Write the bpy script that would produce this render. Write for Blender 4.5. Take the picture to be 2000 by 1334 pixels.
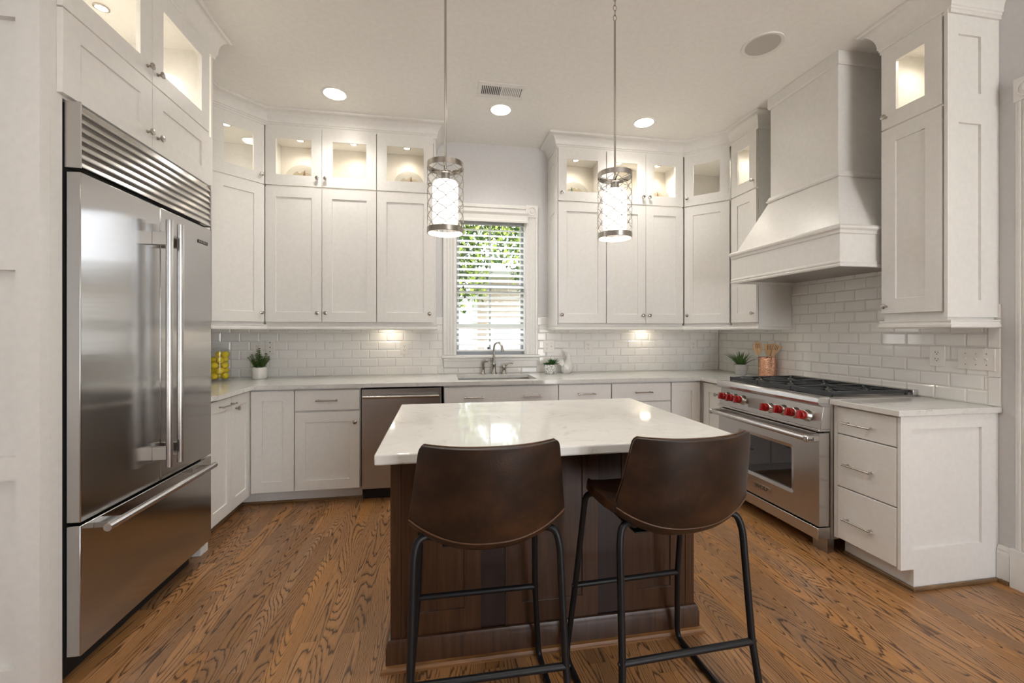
import bpy, bmesh, math, random
from mathutils import Vector, Matrix
random.seed(7)
PI = math.pi
S = bpy.context.scene
for o in list(bpy.data.objects): bpy.data.objects.remove(o)
C = S.collection

# ------------------------------------------------------------------ camera, world, sun, exposure
CAMH = 1.3054; YAW = 0.1691
cam = bpy.data.cameras.new('camera'); co = bpy.data.objects.new('camera', cam); C.objects.link(co)
co.location = (0, 0, CAMH); co.rotation_euler = (PI/2, 0, -YAW)
cam.sensor_width = 36; cam.lens = 36*824.334/2000; cam.shift_y = -(667-649.59)/2000
cam.clip_start = 0.02; cam.clip_end = 200
S.camera = co
S.view_settings.view_transform = 'Standard'; S.view_settings.look = 'None'
S.view_settings.gamma = 1; S.view_settings.use_curve_mapping = False
S.view_settings.exposure = 0.42
W = bpy.data.worlds.new('sky'); S.world = W; W.use_nodes = True
bgn = W.node_tree.nodes['Background']; bgn.inputs[0].default_value = (0.96, 0.97, 1.0, 1); bgn.inputs[1].default_value = 7.5
_t = W.node_tree; _tc = _t.nodes.new('ShaderNodeTexCoord'); _sp = _t.nodes.new('ShaderNodeSeparateXYZ'); _r = _t.nodes.new('ShaderNodeValToRGB')
_mr = _t.nodes.new('ShaderNodeMapRange'); _mr.inputs[1].default_value = -1; _mr.inputs[2].default_value = 1
_t.links.new(_tc.outputs['Generated'], _sp.inputs[0]); _t.links.new(_sp.outputs[2], _mr.inputs[0]); _t.links.new(_mr.outputs[0], _r.inputs[0]); _t.links.new(_r.outputs[0], bgn.inputs[0])
_e = _r.color_ramp.elements; _e[0].position = .485; _e[0].color = (1.0, .98, .94, 1); _e[1].position = .52; _e[1].color = (.58, .61, .66, 1)   # added glow below the horizon to brighten the ceiling, hazy sky above
sun = bpy.data.lights.new('sun', 'SUN'); sun.energy = 2.5; sun.angle = 0.02; sun.color = (1, .95, .86)
so = bpy.data.objects.new('sun', sun); C.objects.link(so)
so.rotation_euler = Vector((0.75, -0.45, 1.0)).to_track_quat('Z', 'Y').to_euler()

# ------------------------------------------------------------------ helpers: materials
def mat(name, col=(.8,.8,.8), rough=.5, metal=0, spec=.5, **k):
    m = bpy.data.materials.new(name); m.use_nodes = True
    b = m.node_tree.nodes['Principled BSDF']
    b.inputs['Base Color'].default_value = (*col, 1); b.inputs['Roughness'].default_value = rough
    b.inputs['Metallic'].default_value = metal; b.inputs['Specular IOR Level'].default_value = spec
    if 'coat' in k: b.inputs['Coat Weight'].default_value = k['coat']; b.inputs['Coat Roughness'].default_value = k.get('coat_rough', .1)
    if 'emit' in k:
        b.inputs['Emission Color'].default_value = (*k['emit'], 1); b.inputs['Emission Strength'].default_value = k['estr']
    return m
def nt(m): return m.node_tree, m.node_tree.nodes, m.node_tree.links, m.node_tree.nodes['Principled BSDF']
def ramp(N, stops):
    r = N.new('ShaderNodeValToRGB'); e = r.color_ramp.elements
    e[0].position, e[0].color = stops[0][0], (*stops[0][1], 1); e[1].position, e[1].color = stops[-1][0], (*stops[-1][1], 1)
    for p, c in stops[1:-1]: x = e.new(p); x.color = (*c, 1)
    return r
def coords(N, L, scale=(1,1,1), rot=(0,0,0)):
    t = N.new('ShaderNodeTexCoord'); mp = N.new('ShaderNodeMapping'); L.new(t.outputs['Object'], mp.inputs[0])
    mp.inputs['Scale'].default_value = scale; mp.inputs['Rotation'].default_value = rot
    return mp.outputs[0]
def noise(N, L, vec, scale, detail=3, rough=.5, dist=0):
    n = N.new('ShaderNodeTexNoise'); n.inputs['Scale'].default_value = scale; n.inputs['Detail'].default_value = detail
    n.inputs['Roughness'].default_value = rough; n.inputs['Distortion'].default_value = dist; L.new(vec, n.inputs['Vector']); return n
def math_(N, L, op, a, b=None, c=None):
    n = N.new('ShaderNodeMath'); n.operation = op
    for i, v in enumerate((a, b, c)):
        if v is None: continue
        if isinstance(v, (int, float)): n.inputs[i].default_value = v
        else: L.new(v, n.inputs[i])
    return n.outputs[0]
def bump(N, L, b, h, dist=.001, strength=1):
    n = N.new('ShaderNodeBump'); n.inputs['Distance'].default_value = dist; n.inputs['Strength'].default_value = strength
    L.new(h, n.inputs['Height']); L.new(n.outputs[0], b.inputs['Normal'])

M = {}
def painted(name, col, rough, sp=.5):
    m = mat(name, col, rough, spec=sp); t, N, L, b = nt(m)
    n = noise(N, L, coords(N, L), 35, 2); r = ramp(N, [(.3, tuple(c*.975 for c in col)), (.7, tuple(min(1, c*1.02) for c in col))])
    L.new(n.outputs[0], r.inputs[0]); L.new(r.outputs[0], b.inputs['Base Color'])
    bump(N, L, b, n.outputs[0], .0004, .4)
    return m
M['cab'] = painted('cabinet_paint', (.80, .785, .75), .32)
M['trimw'] = painted('trim_paint', (.82, .805, .77), .35)
M['ceil'] = painted('ceiling_paint', (.90, .885, .85), .8, .2)
M['wall'] = painted('wall_paint', (.66, .655, .655), .6, .3)
M['cabin'] = painted('cabinet_interior', (.82, .78, .70), .45)
M['tile'] = mat('white_glazed_tile', (.86, .845, .81), .08, spec=.6)
M['grout'] = painted('grout', (.76, .73, .69), .8)
M['plate_plastic'] = mat('white_plastic', (.83, .80, .75), .3)
M['slot'] = mat('dark_slot', (.03, .028, .025), .5)
M['nickel'] = mat('brushed_nickel', (.45, .425, .39), .26, 1)
M['bronze'] = mat('aged_nickel', (.36, .33, .29), .3, 1)
M['chrome'] = mat('chrome', (.75, .75, .75), .08, 1)
M['black_metal'] = mat('black_powder_coat', (.007, .0075, .009), .42, spec=.35)
M['cast'] = mat('cast_iron', (.030, .034, .038), .42)
M['black'] = mat('black_gap', (.01, .01, .01), .6)
M['blackgl'] = mat('black_oven_glass', (.015, .013, .012), .04, spec=.8)
M['red'] = mat('red_knob', (.32, .010, .010), .22, coat=.5)
M['lemon'] = mat('lemon_skin', (.86, .66, .01), .4)
M['leaf'] = mat('leaf_green', (.07, .15, .03), .5)
M['leafy'] = mat('leaf_light', (.17, .25, .07), .5)
M['succ'] = mat('succulent_green', (.045, .13, .03), .45)
M['ceramic'] = mat('white_ceramic', (.84, .82, .78), .15, coat=.4)
M['plateart1'] = mat('plate_wash', (.36, .31, .22), .3)
M['plateart2'] = mat('plate_brown', (.16, .085, .05), .3)
M['plateart3'] = mat('plate_green', (.07, .13, .08), .3)
M['bulb'] = mat('lit_lamp', (1, 1, 1), .5, emit=(1, .93, .82), estr=14)
M['puck'] = mat('lit_puck', (1, 1, 1), .5, emit=(1, .88, .70), estr=22)
M['shade'] = mat('lit_white_glass', (1, 1, 1), .3, emit=(1, .95, .87), estr=1.25)
M['ring_in'] = mat('white_ring_lining', (.9, .72, .6), .5)
M['plateware'] = mat('cream_plate', (.50, .48, .42), .3)
M['soil'] = mat('soil', (.03, .02, .015), .9)
M['speaker'] = mat('speaker_grille', (.54, .51, .47), .7)
M['foot'] = mat('shoe_dark_wood', (.11, .06, .03), .4)

def glass(name, tint=(1,1,1), refl=.06):
    m = bpy.data.materials.new(name); m.use_nodes = True; N = m.node_tree.nodes; L = m.node_tree.links; N.clear()
    o = N.new('ShaderNodeOutputMaterial'); mx = N.new('ShaderNodeMixShader'); t = N.new('ShaderNodeBsdfTransparent'); g = N.new('ShaderNodeBsdfGlossy')
    lw = N.new('ShaderNodeLayerWeight'); lw.inputs[0].default_value = .5
    f = N.new('ShaderNodeMath'); f.operation = 'MULTIPLY_ADD'; p5 = N.new('ShaderNodeMath'); p5.operation = 'POWER'; p5.inputs[1].default_value = 4.5; L.new(lw.outputs['Facing'], p5.inputs[0]); L.new(p5.outputs[0], f.inputs[0]); f.inputs[1].default_value = .6; f.inputs[2].default_value = .03
    t.inputs[0].default_value = (*tint, 1); g.inputs['Roughness'].default_value = .02
    L.new(f.outputs[0], mx.inputs[0]); L.new(t.outputs[0], mx.inputs[1]); L.new(g.outputs[0], mx.inputs[2]); L.new(mx.outputs[0], o.inputs[0])
    return m
M['glass'] = glass('clear_glass')

ROT = 0
def steel(name, col, rough, axis='z', amp=.0006, wave=0):
    m = mat(name, col, rough, 1); t, N, L, b = nt(m)
    sc = {'z': (60, 60, 1.2), 'h': (2, 2, 140)}[axis]
    n = noise(N, L, coords(N, L, sc), 6, 4, .6)
    r = ramp(N, [(.3, tuple(c*.975 for c in col)), (.7, tuple(min(1, c*1.02) for c in col))]); L.new(n.outputs[0], r.inputs[0]); L.new(r.outputs[0], b.inputs['Base Color'])
    b.inputs['Roughness'].default_value = rough
    if wave:
        n2 = noise(N, L, coords(N, L, (1.0, 1.0, 2.2)), 2.2, 1, .4)
        bump(N, L, b, n2.outputs[0], wave, 1)
    b.inputs['Anisotropic'].default_value = .92; b.inputs['Anisotropic Rotation'].default_value = ROT; tg = N.new('ShaderNodeTangent'); tg.direction_type = 'RADIAL'; tg.axis = 'Z'; L.new(tg.outputs[0], b.inputs['Tangent'])
    return m
M['steel'] = steel('fridge_steel', (.49, .485, .48), .16, 'z', wave=.003)
M['steel_r'] = steel('range_steel', (.58, .565, .55), .27, 'h')
M['steel_side'] = steel('steel_edge', (.42, .395, .365), .34, 'z')
M['steel_dw'] = steel('dishwasher_steel', (.46, .45, .44), .30, 'h')
M['copper'] = mat('hammered_copper', (.80, .45, .30), .18, 1)
t, N, L, b = nt(M['copper']); v = N.new('ShaderNodeTexVoronoi'); v.inputs['Scale'].default_value = 130; L.new(coords(N, L), v.inputs['Vector']); bump(N, L, b, v.outputs[0], .004, 1)

# quartz
m = mat('white_quartz', (.82, .80, .75), .07, spec=.6); t, N, L, b = nt(m); M['quartz'] = m
vec = coords(N, L); n = noise(N, L, vec, 4.5, 7, .6, 1.2); n2 = noise(N, L, vec, 14, 3)
d_ = math_(N, L, 'ABSOLUTE', math_(N, L, 'SUBTRACT', n.outputs[0], .5))
d_ = math_(N, L, 'ADD', d_, math_(N, L, 'MULTIPLY', math_(N, L, 'SUBTRACT', .62, n2.outputs[0]), .09))
r = ramp(N, [(0, (.58, .57, .54)), (.018, (.71, .70, .665)), (.2, (.75, .74, .705))]); L.new(d_, r.inputs[0]); L.new(r.outputs[0], b.inputs['Base Color'])

# oak floor
def wood_floor(name, bw=.083, sx=1):
    m = mat(name, (.4, .2, .08), .3, spec=.5); t, N, L, b = nt(m)
    tc = N.new('ShaderNodeTexCoord'); sep = N.new('ShaderNodeSeparateXYZ'); L.new(tc.outputs['Object'], sep.inputs[0])
    x = math_(N, L, 'DIVIDE', sep.outputs[0], bw); ix = math_(N, L, 'FLOOR', x); fx = math_(N, L, 'FRACT', x)
    wn = N.new('ShaderNodeTexWhiteNoise'); wn.noise_dimensions = '1D'; L.new(ix, wn.inputs['W'])
    y = math_(N, L, 'ADD', math_(N, L, 'DIVIDE', sep.outputs[1], 1.15), math_(N, L, 'MULTIPLY', wn.outputs[0], 9.7))
    iy = math_(N, L, 'FLOOR', y); fy = math_(N, L, 'FRACT', y)
    w2 = N.new('ShaderNodeTexWhiteNoise'); w2.noise_dimensions = '2D'; cb = N.new('ShaderNodeCombineXYZ'); L.new(ix, cb.inputs[0]); L.new(iy, cb.inputs[1]); L.new(cb.outputs[0], w2.inputs['Vector'])
    rnd = w2.outputs[0]
    # grain field: stretched noise contours, offset per board
    cv = N.new('ShaderNodeCombineXYZ')
    L.new(math_(N, L, 'ADD', math_(N, L, 'MULTIPLY', sep.outputs[0], 7.0), math_(N, L, 'MULTIPLY', rnd, 57)), cv.inputs[0])
    L.new(math_(N, L, 'ADD', math_(N, L, 'MULTIPLY', sep.outputs[1], .75), math_(N, L, 'MULTIPLY', rnd, 31)), cv.inputs[1])
    L.new(math_(N, L, 'MULTIPLY', rnd, 13), cv.inputs[2])
    n = noise(N, L, cv.outputs[0], .9, 1.0, .35, .12)
    cv2 = N.new('ShaderNodeCombineXYZ'); L.new(math_(N, L, 'MULTIPLY', sep.outputs[0], 90), cv2.inputs[0]); L.new(math_(N, L, 'MULTIPLY', sep.outputs[1], 9), cv2.inputs[1]); L.new(rnd, cv2.inputs[2])
    nj = noise(N, L, cv2.outputs[0], 1, 2)
    g = math_(N, L, 'ADD', math_(N, L, 'MULTIPLY', n.outputs[0], 46), math_(N, L, 'MULTIPLY', nj.outputs[0], .8))
    fr = math_(N, L, 'FRACT', g)
    rg = ramp(N, [(0, (.12, .12, .12)), (.07, (.10, .10, .10)), (.20, (.70, .70, .70)), (.5, (1, 1, 1)), (.92, (.88, .88, .88)), (1, (.12, .12, .12))]); L.new(fr, rg.inputs[0])
    # fine pores
    cv3 = N.new('ShaderNodeCombineXYZ'); L.new(math_(N, L, 'MULTIPLY', sep.outputs[0], 420), cv3.inputs[0]); L.new(math_(N, L, 'MULTIPLY', sep.outputs[1], 16), cv3.inputs[1]); L.new(rnd, cv3.inputs[2])
    np_ = noise(N, L, cv3.outputs[0], 1, 2, .7)
    gs = math_(N, L, 'MULTIPLY', rg.outputs[0], math_(N, L, 'MULTIPLY_ADD', np_.outputs[0], .9, .52))
    tone = N.new('ShaderNodeMixRGB'); tone.blend_type = 'MIX'; L.new(gs, tone.inputs[0]); tone.inputs[1].default_value = (.050, .021, .008, 1); tone.inputs[2].default_value = (.37, .188, .076, 1)
    hv = N.new('ShaderNodeHueSaturation'); L.new(tone.outputs[0], hv.inputs['Color'])
    L.new(math_(N, L, 'MULTIPLY_ADD', rnd, .50, .76), hv.inputs['Value']); L.new(math_(N, L, 'MULTIPLY_ADD', w2.outputs[1], .15, .93), hv.inputs['Saturation'])
    ex = math_(N, L, 'MINIMUM', math_(N, L, 'MULTIPLY', fx, bw), math_(N, L, 'MULTIPLY', math_(N, L, 'SUBTRACT', 1, fx), bw))
    ey = math_(N, L, 'MULTIPLY', fy, 1.15)
    e = math_(N, L, 'MINIMUM', ex, ey); ge = math_(N, L, 'MINIMUM', math_(N, L, 'DIVIDE', e, .0012), 1)
    mx = N.new('ShaderNodeMixRGB'); mx.inputs[1].default_value = (.05, .022, .01, 1); L.new(math_(N, L, 'MULTIPLY_ADD', ge, .55, .45), mx.inputs[0]); L.new(hv.outputs[0], mx.inputs[2])
    L.new(mx.outputs[0], b.inputs['Base Color'])
    L.new(math_(N, L, 'MULTIPLY_ADD', np_.outputs[0], .16, .22), b.inputs['Roughness'])
    h = math_(N, L, 'ADD', ge, math_(N, L, 'MULTIPLY', gs, .25)); bump(N, L, b, h, .0008, .5)
    return m
M['floor'] = wood_floor('oak_strip_floor')

def grainwood(name, c1, c2, rough, sc=(30, 30, 1.5), k=1):
    m = mat(name, c1, rough); t, N, L, b = nt(m)
    n = noise(N, L, coords(N, L, sc), 1.5*k, 5, .6, .8); r = ramp(N, [(.3, c1), (.7, c2)]); L.new(n.outputs[0], r.inputs[0]); L.new(r.outputs[0], b.inputs['Base Color']); return m
M['walnut'] = grainwood('island_dark_wood', (.034, .014, .006), (.080, .036, .016), .3)
M['walnut2'] = grainwood('island_darker_wood', (.014, .008, .008), (.034, .018, .015), .35, (50, 50, 1.5))
M['oakshoe'] = grainwood('oak_shoe_mold', (.14, .06, .02), (.36, .17, .06), .35, (2, 40, 40))
M['shoe'] = grainwood('stained_shoe_mold', (.11, .06, .025), (.26, .15, .07), .4, (3, 3, 40))
M['spoon'] = grainwood('beech_wood', (.50, .30, .14), (.66, .43, .23), .5, (30, 30, 3))
m = mat('brown_leather', (.06, .03, .018), .36, spec=.45); t, N, L, b = nt(m); M['leather'] = m
n = noise(N, L, coords(N, L), 4.5, 7, .65); r = ramp(N, [(.38, (.009, .005, .003)), (.48, (.018, .009, .005)), (.56, (.034, .015, .007)), (.66, (.070, .030, .012))]); L.new(n.outputs[0], r.inputs[0]); L.new(r.outputs[0], b.inputs['Base Color'])
n2 = noise(N, L, coords(N, L), 160, 2); bump(N, L, b, n2.outputs[0], .0008, .35)
L.new(math_(N, L, 'MULTIPLY_ADD', n.outputs[0], .25, .27), b.inputs['Roughness'])
M['piping'] = mat('leather_piping', (.10, .045, .02), .4)
m = mat('marbled_pot', (.85, .84, .82), .25); t, N, L, b = nt(m); M['marble'] = m
n = noise(N, L, coords(N, L), 14, 5, .6, 1.5); dd = math_(N, L, 'ABSOLUTE', math_(N, L, 'SUBTRACT', n.outputs[0], .5)); r = ramp(N, [(0, (.08, .08, .08)), (.02, (.5, .5, .5)), (.06, (.85, .84, .82))]); L.new(dd, r.inputs[0]); L.new(r.outputs[0], b.inputs['Base Color'])
m = mat('patterned_pot', (.8, .8, .8), .4); t, N, L, b = nt(m); M['potpat'] = m
tc = N.new('ShaderNodeTexCoord'); sp = N.new('ShaderNodeSeparateXYZ'); L.new(tc.outputs['Object'], sp.inputs[0])
ang = math_(N, L, 'ARCTAN2', sp.outputs[1], sp.outputs[0]); zz = math_(N, L, 'MULTIPLY', sp.outputs[2], 150)
tri = math_(N, L, 'PINGPONG', math_(N, L, 'MULTIPLY', ang, 8), .5)
fz = math_(N, L, 'FRACT', math_(N, L, 'ADD', zz, tri)); r = ramp(N, [(.45, (.10, .11, .12)), (.55, (.80, .79, .76))]); L.new(fz, r.inputs[0])
L.new(r.outputs[0], b.inputs['Base Color'])
# exterior
M['lawn'] = grainwood('lawn', (.08, .13, .03), (.16, .22, .06), .9, (3, 3, 3))
M['siding'] = mat('tan_brick_siding', (.62, .50, .42), .8)
t, N, L, b = nt(M['siding']); br = N.new('ShaderNodeTexBrick'); br.inputs['Scale'].default_value = 3; br.inputs['Color1'].default_value = (.33, .26, .21, 1); br.inputs['Color2'].default_value = (.38, .30, .25, 1); br.inputs['Mortar'].default_value = (.42, .38, .34, 1)
L.new(coords(N, L, (1, 1, 1), (PI/2, 0, 0)), br.inputs['Vector']); L.new(br.outputs[0], b.inputs['Base Color'])
M['extwhite'] = mat('exterior_white', (.46, .46, .48), .6)
M['extglass'] = mat('exterior_window_glass', (.25, .28, .30), .1)
M['tl1'] = mat('tree_leaf_backlit', (.34, .44, .07), .6); M['tl2'] = mat('tree_leaf_dark', (.045, .09, .025), .6)  # backlight is put into the brighter leaf colour
M['bark'] = mat('bark', (.16, .11, .08), .9)
M['slat'] = mat('blind_slat_white', (.86, .87, .86), .35)

# ------------------------------------------------------------------ helpers: meshes
class MB:
    def __init__(s): s.v = []; s.f = []
    def add(s, vs, fs):
        k = len(s.v); s.v += [tuple(p) for p in vs]; s.f += [tuple(i+k for i in f) for f in fs]; return s
    def box(s, x0, x1, y0, y1, z0, z1):
        x0, x1 = sorted((x0, x1)); y0, y1 = sorted((y0, y1)); z0, z1 = sorted((z0, z1))
        return s.add([(x0,y0,z0),(x1,y0,z0),(x1,y1,z0),(x0,y1,z0),(x0,y0,z1),(x1,y0,z1),(x1,y1,z1),(x0,y1,z1)],
                     [(0,3,2,1),(4,5,6,7),(0,1,5,4),(1,2,6,5),(2,3,7,6),(3,0,4,7)])
    def prism(s, poly, z0, z1):       # poly in xy, CCW
        n = len(poly); return s.add([(x,y,z0) for x,y in poly]+[(x,y,z1) for x,y in poly],
            [tuple(range(n-1,-1,-1)), tuple(range(n,2*n))]+[(i,(i+1)%n,n+(i+1)%n,n+i) for i in range(n)])
    def prism_x(s, poly, x0, x1):     # poly in yz
        n = len(poly); return s.add([(x0,y,z) for y,z in poly]+[(x1,y,z) for y,z in poly],
            [tuple(range(n-1,-1,-1)), tuple(range(n,2*n))]+[(i,(i+1)%n,n+(i+1)%n,n+i) for i in range(n)])
    def lathe(s, prof, n=24, c=(0,0,0), axis='z', close=False):   # prof: (r, h)
        vs = []
        for r, h in prof:
            for i in range(n):
                a = 2*PI*i/n; u, w = r*math.cos(a), r*math.sin(a)
                p = (u, w, h) if axis == 'z' else ((u, h, w) if axis == 'y' else (h, u, w))
                vs.append((c[0]+p[0], c[1]+p[1], c[2]+p[2]))
        m = len(prof); fs = []
        for j in range(m-1 if not close else m):
            for i in range(n):
                a = j*n+i; b2 = j*n+(i+1)%n; q = ((j+1)%m)*n
                fs.append((a, b2, q+(i+1)%n, q+i) if axis != 'y' else (a, q+i, q+(i+1)%n, b2))
        if not close:
            if prof[0][0] > 1e-6: fs.append(tuple(range(n-1,-1,-1)))
            if prof[-1][0] > 1e-6: fs.append(tuple((m-1)*n+i for i in range(n)))
        return s.add(vs, fs)
    def tube(s, path, r, n=10, closed=False, cap=True):
        P = [Vector(p) for p in path]; m = len(P); vs = []; up = None
        for i in range(m):
            if closed: d = P[(i+1)%m]-P[i-1]
            else: d = P[min(i+1,m-1)]-P[max(i-1,0)]
            d.normalize()
            if up is None:
                up = Vector((0,0,1)) if abs(d.z) < .9 else Vector((0,1,0))
            a = up - d*up.dot(d)
            if a.length < 1e-6: a = Vector((1,0,0)) - d*d.x
            a.normalize(); up = a; bb = d.cross(a)
            rr = r[i] if isinstance(r, (list, tuple)) else r
            for k in range(n):
                t = 2*PI*k/n; vs.append(P[i]+a*rr*math.cos(t)+bb*rr*math.sin(t))
        fs = []
        for i in range(m if closed else m-1):
            for k in range(n):
                q = (i+1)%m; fs.append((i*n+k, i*n+(k+1)%n, q*n+(k+1)%n, q*n+k))
        if cap and not closed: fs += [tuple(range(n-1,-1,-1)), tuple((m-1)*n+k for k in range(n))]
        return s.add(vs, fs)
    def grid(s, P, flip=False):       # P[i][j] points
        a, c = len(P), len(P[0]); vs = [p for row in P for p in row]
        fs = [(i*c+j, i*c+j+1, (i+1)*c+j+1, (i+1)*c+j) for i in range(a-1) for j in range(c-1)]
        return s.add(vs, [f[::-1] for f in fs] if flip else fs)
    def ell(s, c, r, n=14, m=8, M3=None):
        P = []
        for j in range(m+1):
            t = -PI/2+PI*j/m; row = []
            for i in range(n+1):
                a = 2*PI*i/n; v = Vector((r[0]*math.cos(t)*math.cos(a), r[1]*math.cos(t)*math.sin(a), r[2]*math.sin(t)))
                if M3: v = M3 @ v
                row.append(tuple(v+Vector(c)))
            P.append(row)
        return s.grid(P)
def obj(name, mb, m, parent=None, bev=0, smooth=False, seg=2, **props):
    me = bpy.data.meshes.new(name); me.from_pydata(mb.v, [], mb.f)
    bm = bmesh.new(); bm.from_mesh(me)
    if smooth: bmesh.ops.remove_doubles(bm, verts=bm.verts, dist=1e-5)
    bmesh.ops.recalc_face_normals(bm, faces=bm.faces); bm.to_mesh(me); bm.free()
    me.materials.append(M[m] if isinstance(m, str) else m)
    o = bpy.data.objects.new(name, me); C.objects.link(o)
    if parent: o.parent = parent
    if smooth:
        me.shade_smooth() if hasattr(me, 'shade_smooth') else None
        for p in me.polygons: p.use_smooth = True
        if smooth != 'all':
            me.set_sharp_from_angle(angle=math.radians(smooth if smooth is not True else 38))
    if bev:
        b = o.modifiers.new('bevel', 'BEVEL'); b.width = bev; b.segments = seg; b.limit_method = 'ANGLE'; b.angle_limit = math.radians(40)
        if not smooth:
            for p in me.polygons: p.use_smooth = True
            me.set_sharp_from_angle(angle=math.radians(30))
    for k, v in props.items(): o[k] = v
    return o
def thing(name, label, cat, loc=(0,0,0), rot=0, group=None):
    o = bpy.data.objects.new(name, None); C.objects.link(o); o.location = loc; o.rotation_euler = (0,0,rot); o.empty_display_size = .05
    o['label'] = label; o['category'] = cat
    if group: o['group'] = group
    return o
def tag(o, label, cat, group=None):
    o['label'] = label; o['category'] = cat
    if group: o['group'] = group
    return o
def struct(name, mb, m, label=None, **k):
    o = obj(name, mb, m, None, **k); o['kind'] = 'structure'
    if label: o['label'] = label
    return o
def dup(root, loc, rotz=0, label=None):
    def cp(o, par):
        c = o.copy(); C.objects.link(c)
        if par: c.parent = par
        for ch in list(o.children): cp(ch, c)
        return c
    r = cp(root, None); r.location = loc; r.rotation_euler = (0, 0, rotz)
    if label: r['label'] = label
    return r
def text(s, size, loc, rot, m, parent, name='lettering', ext=.0006, sx=1):
    c = bpy.data.curves.new(name, 'FONT'); c.body = s; c.size = size; c.extrude = ext; c.align_x = 'CENTER'; c.align_y = 'CENTER'
    t = bpy.data.objects.new('t', c); C.objects.link(t); bpy.context.view_layer.update()
    me = bpy.data.meshes.new_from_object(t.evaluated_get(bpy.context.evaluated_depsgraph_get())); bpy.data.objects.remove(t)
    me.materials.clear(); me.materials.append(M[m])
    o = bpy.data.objects.new(name, me); C.objects.link(o); o.parent = parent; o.location = loc; o.rotation_euler = rot; o.scale = (sx, 1, 1)
    return o

# ------------------------------------------------------------------ key dimensions (metres)
YB = 4.033; XR = 2.908; XL = -1.995; H = 3.11
UY = 3.703        # back wall-cabinet door fronts
BY = 3.402        # back base-cabinet door fronts
CT = .914         # counter top
REAR = -3.6
# window opening
WX0, WX1, WZ0, WZ1 = .142, .825, 1.092, 2.40

# ------------------------------------------------------------------ room shell
struct('floor', MB().box(XL-.1, XR+.1, REAR, YB+.1, -.05, 0), 'floor')
struct('ceiling', MB().box(XL-.1, XR+.1, REAR, YB+.1, H, H+.08), 'ceil')
wb = MB(); T = .16
wb.box(XL-.1, WX0, YB, YB+T, 0, H).box(WX1, XR+.1, YB, YB+T, 0, H).box(WX0, WX1, YB, YB+T, 0, WZ0).box(WX0, WX1, YB, YB+T, WZ1, H)
struct('wall_back', wb, 'wall')
DY0, DY1, DZ = .72, 1.577, 2.45
struct('wall_light_block', MB().box(XL-.1, 1.3, REAR-.1, REAR, 0, H), 'wall')  # added unseen part wall, blocks daylight from the left rear
wr = MB(); wr.box(XR, XR+.12, DY1, YB, 0, H).box(XR, XR+.12, REAR, DY0, 0, H).box(XR, XR+.12, DY0, DY1, DZ, H)
struct('wall_right', wr, 'wall')
struct('wall_left', MB().box(XL-.1, XL, REAR, YB, 0, H), 'wall')
# baseboard, right, with cap

def bb(name, y0, y1):
    mb = MB(); pr = [(0, 0), (.018, 0), (.018, .150), (.013, .162), (.013, .172), (.006, .190), (0, .190)]
    n = len(pr); mb.add([(XR-d, y0, z) for d, z in pr]+[(XR-d, y1, z) for d, z in pr], [tuple(range(n)), tuple(range(2*n-1, n-1, -1))]+[(i, (i+1)%n, n+(i+1)%n, n+i) for i in range(n)])
    return struct(name, mb, 'trimw')
bb('baseboard_right', 1.712, 1.763)
bb('baseboard_right', REAR, DY0-.14)
struct('trim_1', MB().box(XR-.036, XR-.0185, 1.712, 1.745, 0, .02), 'shoe', label='stained shoe moulding under the right baseboard')
# door casing with fluted legs, rosette blocks, plinths
def casing_y(mb, y0, y1, z0, z1, x=XR):
    w = (y1-y0); mb.box(x-.018, x, y0, y1, z0, z1)
    for k in (.12, .30, .48, .66, .84):
        mb.box(x-.022, x-.018, y0+w*k-.006, y0+w*k+.006, z0, z1)
cs = MB(); casing_y(cs, DY1-.002, DY1+.112, .20, 2.49); casing_y(cs, DY0-.112, DY0+.002, .20, 2.49)
cs.box(XR-.026, XR, DY1-.004, DY1+.130, 0, .20).box(XR-.026, XR, DY0-.130, DY0+.004, 0, .20)
cs.box(XR-.018, XR, DY0, DY1, 2.49, 2.585)
dc = struct('trim_2', cs, 'trimw', label='white fluted door casing on the right wall', bev=.002)
rs = MB(); rs.box(XR-.03, XR, DY1-.004, DY1+.113, 2.475, 2.59)
rs.lathe([(.045, 0), (.045, .006), (.036, .006), (.036, .001), (.02, .001), (.02, .007), (.001, .010)], 28, (XR-.030, DY1+.056, 2.532), 'x')
for i in range(len(rs.v)):
    x, y, z = rs.v[i]
    if x > XR-.030+1e-6 and i >= 8: rs.v[i] = (2*(XR-.030)-x, y, z)
ro = obj('rosette_block', rs, 'trimw', dc, bev=.001)
dr = MB(); dr.box(XR+.02, XR+.06, DY0, DY1, .01, DZ)
d1 = struct('door_1', dr, 'trimw')
obj('door_knob', MB().lathe([(.0, -.055), (.026, -.045), (.026, -.03), (.008, -.02), (.008, 0)], 16, (XR+.02, DY0+.07, .95), 'x'), 'nickel', d1, smooth=True)

# ------------------------------------------------------------------ window
wn = struct('window_1', MB().box(WX0, WX1, YB+.07, YB+.11, WZ0, WZ0+.05).box(WX0, WX1, YB+.07, YB+.11, WZ1-.04, WZ1)
    .box(WX0, WX0+.04, YB+.07, YB+.11, WZ0+.05, WZ1-.04).box(WX1-.04, WX1, YB+.07, YB+.11, WZ0+.05, WZ1-.04)
    .box(WX0+.04, WX1-.04, YB+.06, YB+.11, 1.735, 1.775).box((WX0+WX1)/2-.009, (WX0+WX1)/2+.009, YB+.08, YB+.10, WZ0+.05, 1.735).box((WX0+WX1)/2-.009, (WX0+WX1)/2+.009, YB+.08, YB+.10, 1.775, WZ1-.04), 'extwhite')
obj('window_pane', MB().box(WX0+.03, WX1-.03, YB+.088, YB+.092, WZ0+.03, WZ1-.03), 'glass', wn)
obj('sash_lock', MB().box(.455, .475, YB+.045, YB+.06, 1.145, 1.165), 'slot', wn)
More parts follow.
